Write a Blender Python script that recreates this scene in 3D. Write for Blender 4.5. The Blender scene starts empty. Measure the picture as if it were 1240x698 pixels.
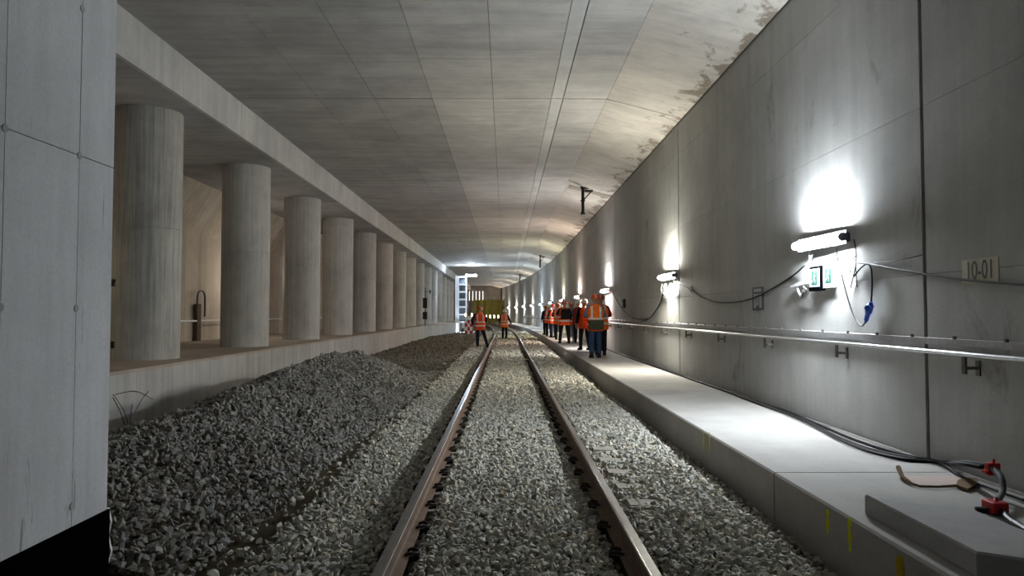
import bpy, bmesh, math, random
import numpy as np
from mathutils import Vector, Matrix, Euler

random.seed(7)
RNG = np.random.default_rng(11)
scene = bpy.context.scene
COL = scene.collection

# ------------------------------------------------------------------ camera, world, exposure
F_PX = 870.0
EYE = Vector((0.0, 0.0, 1.60))
cam_d = bpy.data.cameras.new('camera')
cam_d.sensor_width = 36.0
cam_d.lens = F_PX / 1240.0 * 36.0
cam_d.clip_start = 0.05
cam_d.clip_end = 400
cam = bpy.data.objects.new('camera', cam_d)
COL.objects.link(cam)
cam.location = EYE
cam.rotation_euler = (math.radians(90 + 2.04), 0, math.radians(-0.527))
scene.camera = cam

world = bpy.data.worlds.new('world')
world.use_nodes = True
world.node_tree.nodes['Background'].inputs[0].default_value = (0.010, 0.011, 0.012, 1)
world.node_tree.nodes['Background'].inputs[1].default_value = 1.0
scene.world = world

scene.view_settings.view_transform = 'Standard'
scene.view_settings.look = 'None'
scene.view_settings.gamma = 1.0
scene.view_settings.use_curve_mapping = False
scene.view_settings.exposure = 0.28
LAMP = 540.0            # emission strength of a wall tube


def bay_light(loc, power, color, radius=0.12):
    d = bpy.data.lights.new('bay_lamp_light', 'POINT')
    d.energy = power
    d.color = color
    d.shadow_soft_size = radius
    o = bpy.data.objects.new('bay_lamp_light', d)
    COL.objects.link(o)
    o.location = loc
    return o


# warm work lamps of the parallel bore, standing behind the columns
for yy in (24.6, 45.3, 66.0):
    bay_light((-8.3, yy, 2.9), 42, (1.0, 0.89, 0.76))
bay_light((-8.6, 12.2, 2.4), 14, (1.0, 0.85, 0.66))

RM = Euler(cam.rotation_euler).to_matrix()


def ray(px, py):
    return RM @ Vector(((px - 620) / F_PX, -(py - 349) / F_PX, -1.0))


def on_x(px, py, X):
    d = ray(px, py)
    return EYE + d * (X / d.x)


def on_y(px, py, Y):
    d = ray(px, py)
    return EYE + d * (Y / d.y)


def on_z(px, py, Z):
    d = ray(px, py)
    return EYE + d * ((Z - EYE.z) / d.z)


def curve(y):
    """lateral drift of track, walkway and right wall: straight, then a slow left bend"""
    return -max(0.0, y - 44.0) ** 2 / 1200.0


# ------------------------------------------------------------------ scene dimensions (metres)
XW = 3.76            # right wall
XK = 2.18            # walkway edge
ZK = 0.31            # walkway top
XC = 0.06            # track centre
XL = -5.70           # left beam and platform face
ZP = 0.75            # platform top
ZC = 6.15            # ceiling
ZH = 5.74            # ceiling at the right wall
XB = 2.15            # start of haunch
ZB = 5.42            # beam soffit
XP = -2.43           # face of the dividing wall at left
YP = 4.45            # end of the dividing wall
Y0, Y1 = -7.0, 118.0


# ------------------------------------------------------------------ materials
def new_mat(name):
    m = bpy.data.materials.new(name)
    m.use_nodes = True
    nt = m.node_tree
    return m, nt, nt.nodes['Principled BSDF'], nt.nodes.new


def lk(nt, a, b):
    nt.links.new(a, b)


def mixrgb(nt, blend, fac, a, b):
    n = nt.nodes.new('ShaderNodeMix')
    n.data_type = 'RGBA'
    n.blend_type = blend
    for idx, v in ((0, fac), (6, a), (7, b)):
        if hasattr(v, 'links') or isinstance(v, bpy.types.NodeSocket):
            nt.links.new(v, n.inputs[idx])
        elif isinstance(v, (int, float)):
            n.inputs[idx].default_value = v
        else:
            n.inputs[idx].default_value = (*v, 1) if len(v) == 3 else v
    return n.outputs[2]


def noise(nt, vec, scale, detail=4, rough=0.6, dist=0.0):
    n = nt.nodes.new('ShaderNodeTexNoise')
    n.inputs['Scale'].default_value = scale
    n.inputs['Detail'].default_value = detail
    n.inputs['Roughness'].default_value = rough
    n.inputs['Distortion'].default_value = dist
    if vec is not None:
        nt.links.new(vec, n.inputs['Vector'])
    return n.outputs['Fac']


def ramp(nt, fac, stops):
    n = nt.nodes.new('ShaderNodeValToRGB')
    els = n.color_ramp.elements
    while len(els) < len(stops):
        els.new(0.5)
    for e, (p, c) in zip(els, stops):
        e.position = p
        e.color = (c, c, c, 1) if isinstance(c, (int, float)) else (*c, 1)
    nt.links.new(fac, n.inputs[0])
    return n.outputs[0]


def mapping(nt, scale=(1, 1, 1), coord='Object'):
    t = nt.nodes.new('ShaderNodeTexCoord')
    m = nt.nodes.new('ShaderNodeMapping')
    m.inputs['Scale'].default_value = scale
    nt.links.new(t.outputs[coord], m.inputs[0])
    return m.outputs[0]


def concrete(name, c, var=0.18, streak=0.15, stain=0.0, stain_col=(0.10, 0.075, 0.045), rough=0.85,
             bump=0.25, streak_scale=(3, 3, 0.12), panel=0.08, edge_stain=None, blot=0.55, drip=None):
    m, nt, bs, N = new_mat(name)
    vec = mapping(nt)
    big = noise(nt, vec, blot, 5, 0.62, 0.3)
    mid = noise(nt, vec, 3.1, 6, 0.65)
    fine = noise(nt, vec, 42, 4, 0.7)
    st = noise(nt, mapping(nt, streak_scale), 1.6, 5, 0.6)
    dark = tuple(v * (1 - 2.0 * var) for v in c)
    lite = tuple(min(1, v * (1 + 0.9 * var)) for v in c)
    col = mixrgb(nt, 'MIX', ramp(nt, big, [(0.3, 0.0), (0.7, 1.0)]), dark, lite)
    col = mixrgb(nt, 'MULTIPLY', 0.7, col, ramp(nt, mid, [(0.25, 1 - var * 1.2), (0.62, 1.0)]))
    col = mixrgb(nt, 'MULTIPLY', 1.0, col, ramp(nt, st, [(0.30, 1 - streak * 2), (0.58, 1.0)]))
    col = mixrgb(nt, 'MULTIPLY', 0.8, col, ramp(nt, fine, [(0.3, 0.86), (0.6, 1.0)]))
    oi = nt.nodes.new('ShaderNodeObjectInfo')
    col = mixrgb(nt, 'MULTIPLY', 1.0, col, ramp(nt, oi.outputs['Random'], [(0.0, 1 - panel), (1.0, 1.0)]))
    if stain > 0:
        sn = noise(nt, mapping(nt, (1, 1, 0.45)), 1.35, 6, 0.7, 0.6)
        mask = ramp(nt, sn, [(0.66 - stain * 0.1, 0.0), (0.74, 0.75)])
        col = mixrgb(nt, 'MIX', mask, col, stain_col)
    if edge_stain:
        # seepage stains that start at the joint with the right wall
        sep = nt.nodes.new('ShaderNodeSeparateXYZ')
        lk(nt, mapping(nt), sep.inputs[0])
        mr = nt.nodes.new('ShaderNodeMapRange')
        mr.inputs[1].default_value, mr.inputs[2].default_value = edge_stain
        mr.inputs[3].default_value, mr.inputs[4].default_value = -0.22, 0.09
        lk(nt, sep.outputs[0], mr.inputs[0])
        sn = noise(nt, mapping(nt, (1, 0.8, 1)), 1.9, 7, 0.72, 0.5)
        ad = nt.nodes.new('ShaderNodeMath')
        ad.operation = 'ADD'
        lk(nt, sn, ad.inputs[0])
        lk(nt, mr.outputs[0], ad.inputs[1])
        col = mixrgb(nt, 'MIX', ramp(nt, ad.outputs[0], [(0.52, 0.0), (0.60, 0.75)]), col, stain_col)
    if drip:
        dn = noise(nt, mapping(nt, (10, 10, 0.9)), 1.0, 5, 0.7, 1.2)
        where = noise(nt, mapping(nt, (1, 1, 0.5)), 1.1, 2, 0.5)
        msk = mixrgb(nt, 'MULTIPLY', 1.0, ramp(nt, dn, [(0.60, 0.0), (0.65, drip)]), ramp(nt, where, [(0.50, 0.0), (0.56, 1.0)]))
        col = mixrgb(nt, 'MIX', msk, col, stain_col)
    lk(nt, col, bs.inputs['Base Color'])
    bs.inputs['Roughness'].default_value = rough
    bs.inputs['Specular IOR Level'].default_value = 0.25
    bp = nt.nodes.new('ShaderNodeBump')
    bp.inputs['Strength'].default_value = bump
    bp.inputs['Distance'].default_value = 0.01
    lk(nt, mixrgb(nt, 'ADD', 0.6, mid, fine), bp.inputs['Height'])
    lk(nt, bp.outputs[0], bs.inputs['Normal'])
    return m


def plain(name, c, rough=0.6, metal=0.0, spec=0.3, var=0.12, scale=14, emit=None, estr=0.0):
    m, nt, bs, N = new_mat(name)
    n = noise(nt, mapping(nt), scale, 4, 0.6)
    col = mixrgb(nt, 'MULTIPLY', 1.0, c, ramp(nt, n, [(0.3, 1 - var), (0.7, 1.0)]))
    lk(nt, col, bs.inputs['Base Color'])
    bs.inputs['Roughness'].default_value = rough
    bs.inputs['Metallic'].default_value = metal
    bs.inputs['Specular IOR Level'].default_value = spec
    if emit:
        bs.inputs['Emission Color'].default_value = (*emit, 1)
        bs.inputs['Emission Strength'].default_value = estr
    return m


def stone_mat(name, cols, rough=0.85):
    m, nt, bs, N = new_mat(name)
    g = nt.nodes.new('ShaderNodeNewGeometry')
    oi = nt.nodes.new('ShaderNodeObjectInfo')
    ad = nt.nodes.new('ShaderNodeMath')
    ad.operation = 'ADD'
    lk(nt, g.outputs['Random Per Island'], ad.inputs[0])
    lk(nt, oi.outputs['Random'], ad.inputs[1])
    fr = nt.nodes.new('ShaderNodeMath')
    fr.operation = 'FRACT'
    lk(nt, ad.outputs[0], fr.inputs[0])
    col = ramp(nt, fr.outputs[0], [(i / (len(cols) - 1), c) for i, c in enumerate(cols)])
    n = noise(nt, mapping(nt), 60, 3, 0.7)
    col = mixrgb(nt, 'MULTIPLY', 1.0, col, ramp(nt, n, [(0.3, 0.7), (0.7, 1.0)]))
    lk(nt, col, bs.inputs['Base Color'])
    bs.inputs['Roughness'].default_value = rough
    bs.inputs['Specular IOR Level'].default_value = 0.25
    return m


M = {}
M['wall'] = concrete('wall_concrete', (0.497, 0.497, 0.476), var=0.10, streak=0.055, stain=0.55, stain_col=(0.15, 0.125, 0.085), panel=0.07)
M['joint'] = plain('joint_seal', (0.075, 0.07, 0.06), 0.9)
M['backing'] = plain('joint_backing', (0.085, 0.08, 0.07), 0.95)
M['ceil'] = concrete('ceiling_concrete', (0.50, 0.485, 0.455), var=0.11, streak=0.10, streak_scale=(0.25, 3, 3), panel=0.08, blot=0.8)
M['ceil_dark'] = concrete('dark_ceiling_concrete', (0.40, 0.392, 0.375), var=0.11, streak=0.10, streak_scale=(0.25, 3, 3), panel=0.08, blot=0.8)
M['haunch'] = concrete('haunch_concrete', (0.58, 0.545, 0.485), var=0.14, streak=0.08, streak_scale=(0.25, 3, 3), panel=0.06, edge_stain=(2.6, 3.78), stain_col=(0.12, 0.085, 0.05))
M['strip'] = concrete('pale_strip_concrete', (0.552, 0.552, 0.531), var=0.10, streak=0.05, panel=0.05)
M['pier'] = concrete('pier_concrete', (0.62, 0.625, 0.63), var=0.10, streak=0.05, streak_scale=(7, 7, 0.5), panel=0.05, drip=0.75, stain_col=(0.20, 0.195, 0.19))
M['beam'] = concrete('beam_concrete', (0.58, 0.575, 0.56), var=0.10, streak=0.08, panel=0.05)
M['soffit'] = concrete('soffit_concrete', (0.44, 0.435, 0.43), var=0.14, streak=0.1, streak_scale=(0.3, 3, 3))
M['column'] = concrete('column_concrete', (0.57, 0.56, 0.53), var=0.13, streak=0.10, streak_scale=(9, 9, 0.35), panel=0.10)
M['column_rough'] = concrete('streaked_column_concrete', (0.53, 0.52, 0.475), var=0.17, streak=0.18, streak_scale=(14, 14, 0.5), panel=0.04)
M['walk'] = concrete('walkway_concrete', (0.41, 0.395, 0.37), var=0.09, streak=0.04, streak_scale=(1, 0.4, 1), panel=0.05)
M['slab'] = concrete('cover_slab_concrete', (0.5, 0.495, 0.49), var=0.12, streak=0.04)
M['platform'] = concrete('platform_face_concrete', (0.511, 0.497, 0.476), var=0.09, streak=0.12, panel=0.08)
M['platform_top'] = concrete('platform_floor_concrete', (0.469, 0.393, 0.324), var=0.14, streak=0.04)
M['back'] = concrete('back_wall_concrete', (0.5, 0.44, 0.36), var=0.10, streak=0.10)
M['sleeper'] = concrete('sleeper_concrete', (0.42, 0.38, 0.31), var=0.14, streak=0.0)
M['dirt'] = concrete('wet_dirt', (0.115, 0.088, 0.05), var=0.3, streak=0.0, bump=0.9, blot=1.5)
M['track_floor'] = concrete('track_floor', (0.16, 0.145, 0.12), var=0.3, streak=0.0, bump=0.6)
M['ballast'] = stone_mat('ballast_stone', [(0.307, 0.298, 0.250), (0.518, 0.509, 0.432), (0.691, 0.672, 0.586), (0.422, 0.432, 0.394), (0.768, 0.710, 0.576), (0.576, 0.518, 0.403), (0.461, 0.480, 0.461), (0.365, 0.346, 0.269)])
M['rubble'] = stone_mat('heap_stone', [(0.194, 0.194, 0.183), (0.311, 0.305, 0.275), (0.247, 0.247, 0.237), (0.389, 0.370, 0.318), (0.221, 0.214, 0.189), (0.337, 0.324, 0.287), (0.258, 0.216, 0.181), (0.259, 0.259, 0.251)])
M['dirty_stone'] = stone_mat('dirty_stone', [(0.20, 0.18, 0.145), (0.27, 0.25, 0.205), (0.16, 0.14, 0.105), (0.23, 0.21, 0.17)])
M['membrane'] = plain('black_membrane', (0.002, 0.002, 0.0028), 1.0, 0, 0.0)
M['steel'] = plain('galvanised_steel', (0.62, 0.63, 0.64), 0.32, 0.9, 0.5, 0.2, 30)
M['steel_dull'] = plain('dull_zinc', (0.44, 0.44, 0.44), 0.55, 0.6, 0.4, 0.25, 20)
M['bracket'] = plain('bracket_steel', (0.16, 0.15, 0.14), 0.6, 0.5)
M['rust'] = plain('rail_rust', (0.2, 0.135, 0.095), 0.8, 0.1, 0.3, 0.35, 9)
M['railtop'] = plain('rail_running_steel', (0.3, 0.29, 0.285), 0.33, 0.85, 0.5, 0.25, 6)
M['polish'] = plain('polished_steel', (0.60, 0.59, 0.57), 0.2, 1.0, 0.5, 0.1)
M['clip'] = plain('clip_iron', (0.035, 0.028, 0.022), 0.7, 0.2)
M['black'] = plain('black_rubber', (0.012, 0.012, 0.013), 0.5)
M['cable'] = plain('cable_sheath', (0.012, 0.012, 0.013), 0.65, 0, 0.15)
M['cable_grey'] = plain('grey_cable_sheath', (0.055, 0.055, 0.055), 0.5)
M['white'] = plain('white_plastic', (0.75, 0.76, 0.77), 0.45)
M['dark'] = plain('dark_plastic', (0.03, 0.03, 0.032), 0.5)
M['housing'] = plain('lamp_housing', (0.10, 0.11, 0.13), 0.5)
M['sign_beige'] = plain('beige_sign_plate', (0.56, 0.53, 0.39), 0.6, 0, 0.3, 0.08)
M['sign_white'] = plain('white_sign_plate', (0.34, 0.35, 0.35), 0.5)
M['sign_green'] = plain('green_sign_print', (0.004, 0.085, 0.05), 0.5)
M['blue'] = plain('blue_plug', (0.015, 0.075, 0.42), 0.4)
M['red'] = plain('red_clamp', (0.50, 0.018, 0.02), 0.45)
M['card'] = plain('pinkish_board', (0.50, 0.40, 0.35), 0.9)
M['card_edge'] = plain('torn_brown_board', (0.17, 0.105, 0.045), 0.9, 0, 0.2, 0.4, 25)
M['yellow'] = plain('yellow_spray_paint', (0.75, 0.78, 0.02), 0.8, 0, 0.2, 0.3)
M['orange_paint'] = plain('ochre_spray_paint', (0.50, 0.34, 0.01), 0.8, 0, 0.2, 0.35)
M['brown'] = plain('brown_post', (0.075, 0.045, 0.03), 0.7)
M['brown_band'] = plain('haunch_brown', (0.24, 0.21, 0.17), 0.8)
M['tarp'] = plain('yellow_tarp', (0.3, 0.26, 0.05), 0.7, 0, 0.3, 0.35, 2)
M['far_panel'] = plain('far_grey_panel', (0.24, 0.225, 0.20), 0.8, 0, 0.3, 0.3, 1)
M['tower'] = plain('tower_white_metal', (0.70, 0.74, 0.80), 0.5)
M['barrier_white'] = plain('barrier_white', (0.75, 0.75, 0.75), 0.5)
M['barrier_red'] = plain('barrier_red', (0.50, 0.03, 0.03), 0.5)
M['patch'] = plain('white_floor_patch', (0.72, 0.75, 0.82), 0.6)


def emitter(name, c, s):
    m, nt, bs, N = new_mat(name)
    bs.inputs['Base Color'].default_value = (0.8, 0.8, 0.8, 1)
    bs.inputs['Emission Color'].default_value = (*c, 1)
    bs.inputs['Emission Strength'].default_value = s
    return m


# ------------------------------------------------------------------ mesh helpers
class MB:
    def __init__(self):
        self.v, self.f = [], []

    def add(self, vs, fs):
        b = len(self.v)
        self.v += [tuple(p) for p in vs]
        self.f += [tuple(i + b for i in q) for q in fs]
        return self

    def box(self, x0, x1, y0, y1, z0, z1):
        vs = [(x0, y0, z0), (x1, y0, z0), (x1, y1, z0), (x0, y1, z0), (x0, y0, z1), (x1, y0, z1), (x1, y1, z1), (x0, y1, z1)]
        return self.add(vs, [(3, 2, 1, 0), (4, 5, 6, 7), (0, 1, 5, 4), (1, 2, 6, 5), (2, 3, 7, 6), (3, 0, 4, 7)])

    def hexa(self, b, t):
        """b, t: four bottom and four top points, same order, counter-clockwise from above"""
        return self.add(list(b) + list(t), [(3, 2, 1, 0), (4, 5, 6, 7), (0, 1, 5, 4), (1, 2, 6, 5), (2, 3, 7, 6), (3, 0, 4, 7)])

    def bevel_box(self, x0, x1, y0, y1, z0, z1, r):
        bm = bmesh.new()
        bmesh.ops.create_cube(bm, size=1.0)
        for v in bm.verts:
            v.co = Vector(((x0 + x1) / 2 + v.co.x * (x1 - x0), (y0 + y1) / 2 + v.co.y * (y1 - y0), (z0 + z1) / 2 + v.co.z * (z1 - z0)))
        bmesh.ops.bevel(bm, geom=bm.edges[:], offset=r, segments=2, profile=0.5, affect='EDGES')
        bm.verts.index_update()
        self.add([v.co[:] for v in bm.verts], [[v.index for v in f.verts] for f in bm.faces])
        bm.free()
        return self

    def tube(self, pts, r, n=8, cap=True):
        pts = [Vector(p) for p in pts]
        rings, up = [], None
        for i, p in enumerate(pts):
            a = pts[max(0, i - 1)]
            b = pts[min(len(pts) - 1, i + 1)]
            d = (b - a).normalized()
            if up is None:
                up = d.orthogonal().normalized()
            up = (up - d * up.dot(d))
            up = up.normalized() if up.length > 1e-6 else d.orthogonal().normalized()
            s = d.cross(up)
            rr = r[i] if isinstance(r, (list, tuple)) else r
            rings.append([p + (up * math.cos(t) + s * math.sin(t)) * rr for t in [2 * math.pi * k / n for k in range(n)]])
        vs = [q for R_ in rings for q in R_]
        fs = []
        for i in range(len(pts) - 1):
            for k in range(n):
                fs.append((i * n + k, i * n + (k + 1) % n, (i + 1) * n + (k + 1) % n, (i + 1) * n + k))
        if cap:
            fs.append(tuple(range(n - 1, -1, -1)))
            fs.append(tuple((len(pts) - 1) * n + k for k in range(n)))
        return self.add(vs, fs)

    def rings(self, rs, cap=True):
        n = len(rs[0])
        vs = [q for R_ in rs for q in R_]
        fs = []
        for i in range(len(rs) - 1):
            for k in range(n):
                fs.append((i * n + k, i * n + (k + 1) % n, (i + 1) * n + (k + 1) % n, (i + 1) * n + k))
        if cap:
            fs.append(tuple(range(n - 1, -1, -1)))
            fs.append(tuple((len(rs) - 1) * n + k for k in range(n)))
        return self.add(vs, fs)

    def lathe(self, prof, cx, cy, n=32):
        rs = [[(cx + r * math.cos(2 * math.pi * k / n), cy + r * math.sin(2 * math.pi * k / n), z) for k in range(n)] for r, z in prof]
        return self.rings(rs)

    def prism(self, poly, axis, a, b):
        """poly of 2-D points pushed along axis from a to b"""
        def P(u, v, w):
            return {'x': (w, u, v), 'y': (u, w, v), 'z': (u, v, w)}[axis]
        n = len(poly)
        vs = [P(u, v, a) for u, v in poly] + [P(u, v, b) for u, v in poly]
        fs = [tuple(range(n)), tuple(range(2 * n - 1, n - 1, -1))]
        for i in range(n):
            fs.append((i, i + n, (i + 1) % n + n, (i + 1) % n))
        return self.add(vs, fs)

    def mesh(self, name, smooth=False):
        me = bpy.data.meshes.new(name)
        me.from_pydata(self.v, [], self.f)
        me.update()
        bm = bmesh.new()
        bm.from_mesh(me)
        bmesh.ops.recalc_face_normals(bm, faces=bm.faces[:])
        bm.to_mesh(me)
        bm.free()
        if smooth:
            me.shade_smooth()
            me.set_sharp_from_angle(angle=math.radians(42))
        return me

    def build(self, name, mat, parent=None, smooth=False):
        """vertices are world coordinates when the parent sits at its ORG"""
        if parent is not None:
            o = ORG.get(parent.name)
            if o is not None and o.length > 0:
                self.v = [(p[0] - o.x, p[1] - o.y, p[2] - o.z) for p in self.v]
        return link(name, self.mesh(name, smooth), mat, parent)


ORG = {}


def link(name, me, mat, parent=None):
    ob = bpy.data.objects.new(name, me)
    COL.objects.link(ob)
    if mat is not None:
        mm = M[mat] if isinstance(mat, str) else mat
        if len(me.materials) == 0:
            me.materials.append(mm)
    if parent is not None:
        ob.parent = parent
        if parent.name in ORG:
            ORG[ob.name] = ORG[parent.name]
    return ob


def empty(name, loc, label, cat, group=None, local=False):
    o = bpy.data.objects.new(name, None)
    COL.objects.link(o)
    o.location = loc
    o.empty_display_size = 0.1
    ORG[o.name] = Vector((0, 0, 0)) if local else Vector(loc)
    return tag(o, label, cat, group)


def tag(o, label=None, cat=None, group=None, kind=None):
    for k, v in (('label', label), ('category', cat), ('group', group), ('kind', kind)):
        if v:
            o[k] = v
    return o


def struct(o, label):
    return tag(o, label, None, None, 'structure')


def copy_tree(o, parent=None):
    c = o.copy()
    COL.objects.link(c)
    c.parent = parent
    for ch in list(o.children):
        copy_tree(ch, c)
    return c


def smooth_path(pts, sub=6):
    pts = [Vector(p) for p in pts]
    out = []
    for i in range(len(pts) - 1):
        p0 = pts[max(0, i - 1)]
        p1, p2 = pts[i], pts[i + 1]
        p3 = pts[min(len(pts) - 1, i + 2)]
        for k in range(sub):
            t = k / sub
            out.append(0.5 * ((2 * p1) + (p2 - p0) * t + (2 * p0 - 5 * p1 + 4 * p2 - p3) * t * t + (3 * p1 - p0 - 3 * p2 + p3) * t ** 3))
    out.append(pts[-1])
    return out


def ysteps(a, b, step=4.0):
    n = max(1, int(math.ceil((b - a) / step)))
    return [a + (b - a) * i / n for i in range(n + 1)]


# ------------------------------------------------------------------ right wall
JOINTS = [-2.7, 6.40, 15.5, 24.6, 33.7, 42.8, 51.9, 61.0, 70.1, 79.2, 88.3, 97.4, 106.5, 115.6]
RAISE = [ZK - 0.35, 1.95, 3.47, 5.07, ZH + 0.02]


def wall_strip(y0, y1, xa, xb, z0, z1, name, mat, parent, step=4.0):
    """a wall piece along the right wall, xa = face, xb = back, following the bend"""
    ys = ysteps(y0, y1, step if y1 > 40 else 999)
    rs = [[(xa + curve(y), y, z0), (xb + curve(y), y, z0), (xb + curve(y), y, z1), (xa + curve(y), y, z1)] for y in ys]
    return MB().rings(rs).build(name, mat, parent)


wr = wall_strip(Y0, Y1, XW + 0.05, XW + 0.5, -0.6, ZH + 0.3, 'wall_right', 'backing', None)
struct(wr, 'tall grey concrete tunnel wall with vertical joints on the right')
for i in range(len(JOINTS) - 1):
    a, b = JOINTS[i], JOINTS[i + 1]
    g = 0.026 if i < 4 else 0.03
    mids = [a + g, (a + b) / 2 - 0.35, b - g] if b < 60 else [a + g, b - g]
    for j in range(len(mids) - 1):
        y0, y1 = mids[j], mids[j + 1]
        e0 = 0.003 if j > 0 else 0
        for k in range(4):
            if b > 60 and k < 3:
                if k > 0:
                    continue
                z0, z1 = RAISE[0], RAISE[3]
            else:
                z0, z1 = RAISE[k], RAISE[k + 1]
            wall_strip(y0 + e0, y1 - 0.002, XW, XW + 0.06, z0 + (0.004 if k else 0), z1, 'panel', 'wall', wr)
    if b < 60:
        wall_strip(b - g + 0.004, b + g - 0.004, XW + 0.022, XW + 0.06, RAISE[0], ZH, 'joint_seal', 'joint', wr)

# dirty seam between wall and ceiling
tr = wall_strip(Y0, 90, XW - 0.02, XW + 0.02, ZH - 0.03, ZH + 0.01, 'trim_1', 'joint', None)
struct(tr, 'dark dirty seam between the right wall and the ceiling')

# ------------------------------------------------------------------ ceiling
LAT = [XL, -3.95, -2.77, -1.55, -0.26, 0.97, 1.22, XB]
CY = [15.05]
while CY[0] > Y0 + 2:
    CY.insert(0, CY[0] - 2.35)
while CY[-1] < 56:
    CY.append(CY[-1] + 2.35)
while CY[-1] < Y1 - 5:
    CY.append(CY[-1] + 9.4)
CY.append(Y1)


def ceil_strip(x0, x1, z0, z1, y0, y1, name, mat, parent, th=0.06, bend0=0, bend1=0):
    ys = ysteps(y0, y1, 4.0 if y1 > 40 else 999)
    rs = [[(x0 + bend0 * curve(y), y, z0), (x1 + bend1 * curve(y), y, z1), (x1 + bend1 * curve(y), y, z1 + th), (x0 + bend0 * curve(y), y, z0 + th)] for y in ys]
    return MB().rings(rs).build(name, mat, parent)


ce = ceil_strip(XL - 0.3, XW + 0.6, ZC + 0.06, ZC + 0.06, Y0, Y1, 'ceiling', 'backing', None, th=0.4)
struct(ce, 'board marked grey concrete tunnel ceiling with long joints')
for i in range(len(CY) - 1):
    y0, y1 = CY[i], CY[i + 1]
    main = abs((y0 - 15.05) / 9.4 - round((y0 - 15.05) / 9.4)) < 0.01
    g0 = 0.035 if main else 0.005
    for k in range(len(LAT) - 1):
        last = k == len(LAT) - 2
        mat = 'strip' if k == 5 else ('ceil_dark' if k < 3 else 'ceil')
        dz = 0.008 if k == 5 else random.uniform(-0.003, 0.003)
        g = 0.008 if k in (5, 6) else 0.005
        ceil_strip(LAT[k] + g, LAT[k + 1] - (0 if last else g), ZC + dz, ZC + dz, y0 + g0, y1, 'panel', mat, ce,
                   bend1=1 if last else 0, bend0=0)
    ceil_strip(XB + 0.006, XW - 0.012, ZC, ZH, y0 + g0, y1, 'panel', 'haunch', ce, bend0=1, bend1=1)

# ------------------------------------------------------------------ left beam, soffit and back wall of the other bore
BJ = [Y0, -3.2, 6.1, 15.4, 24.7, 34.0, 43.3, 52.6, 61.9, 71.2, 80.5, 89.8, Y1]
be = MB().box(XL - 2.6, XL - 0.06, Y0, Y1, ZB + 0.06, ZC + 0.5).build('ceiling_beam', 'backing')
struct(be, 'long pale concrete beam above the columns on the left')
for a, b in zip(BJ[:-1], BJ[1:]):
    subs = [a + 0.02]
    if b < 60:
        subs += [a + (b - a) * 0.36, a + (b - a) * 0.70]
    subs.append(b)
    for s, t in zip(subs[:-1], subs[1:]):
        MB().box(XL - 0.08, XL, s + 0.004, t, ZB, ZC + 0.03).build('panel', 'beam', be)
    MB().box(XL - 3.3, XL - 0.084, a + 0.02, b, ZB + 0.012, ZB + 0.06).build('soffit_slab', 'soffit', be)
BX = -9.7
rs = [[(XL - 3.2, y, ZB + 0.012), (XL - 3.2, y, ZB + 0.3), (BX - 0.4, y, ZB + 0.3), (BX - 0.4, y, 4.1), (BX, y, 4.1)] for y in (Y0, Y1)]
o = MB().rings(rs).build('ceiling_haunch', 'back', None)
struct(o, 'sloping concrete haunch above the back wall behind the columns')
wl = MB().box(BX - 0.4, BX - 0.05, Y0, Y1, -0.5, 4.1).build('wall_left', 'backing')
struct(wl, 'beige concrete back wall seen between the columns')
for i in range(26):
    a = Y0 + i * 4.8
    MB().box(BX - 0.05, BX, a + 0.012, min(Y1, a + 4.8), 0.3, 4.1).build('panel', 'back', wl)

# ------------------------------------------------------------------ platform on the left
def plat_x(y):
    return XL if y < 52 else min(-4.1, XL + (y - 52) * 0.1)


PE = 92.0
ys = [Y0, 52, 60, 68, PE]
rs = [[(plat_x(y) - 0.05, y, -0.5), (plat_x(y) - 0.05, y, ZP - 0.004), (BX, y, ZP - 0.004), (BX, y, -0.5)] for y in ys]
pl = MB().rings(rs).build('platform', 'backing')
struct(pl, 'raised concrete platform carrying the row of round columns')
rs = [[(plat_x(y), y, ZP - 0.05), (plat_x(y), y, ZP), (BX, y, ZP), (BX, y, ZP - 0.05)] for y in ys]
MB().rings(rs).build('platform_floor', 'platform_top', pl)
PJ = [16.75 + 0.925 * k for k in range(-14, 40)] + [53.8 + 4.0 * k for k in range(10)]
for a, b in zip(PJ[:-1], PJ[1:]):
    g = 0.018 if abs(((a - 16.75) / 9.25) - round((a - 16.75) / 9.25)) < 0.02 else 0.005
    xa, xb = plat_x(a), plat_x(b)
    d = random.uniform(0, 0.004)
    MB().hexa([(xa - 0.06, a + g, -0.5), (xa - d, a + g, -0.5), (xb - d, b, -0.5), (xb - 0.06, b, -0.5)],
              [(xa - 0.06, a + g, ZP - 0.052), (xa - d, a + g, ZP - 0.052), (xb - d, b, ZP - 0.052), (xb - 0.06, b, ZP - 0.052)]).build('panel', 'platform', pl)

# ------------------------------------------------------------------ dividing wall at the left edge of the frame
pw = MB().box(XP - 0.62, XP - 0.03, Y0, YP - 0.012, -0.3, ZC + 0.1).build('wall_divider', 'backing')
struct(pw, 'pale concrete end of a dividing wall filling the left edge')
PYS = [Y0, 1.65, 2.26, 2.87, 3.48, 4.09, YP]
PZS = [0.40, 2.50, 4.6, ZC]
for a, b in zip(PYS[:-1], PYS[1:]):
    for z0, z1 in zip(PZS[:-1], PZS[1:]):
        MB().box(XP - 0.035, XP + random.uniform(-0.002, 0.0), a + 0.0055, b, z0 + 0.005, z1).build('panel', 'pier', pw)
MB().box(XP - 0.62, XP - 0.04, YP - 0.03, YP, 0.4, ZC).build('end_face', 'pier', pw)
for yj in (3.48, 4.09):
    for z in (0.52, 1.63, 2.50, 3.35):
        MB().tube([(XP - 0.03, yj, z), (XP + 0.004, yj, z)], 0.021, 12).build('tie_hole', 'soffit', pw)
mem = MB()
mem.box(XP - 0.63, XP + 0.012, Y0, YP + 0.012, -0.35, 0.405)
o = mem.build('membrane_skirt', 'membrane', pw)
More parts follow.
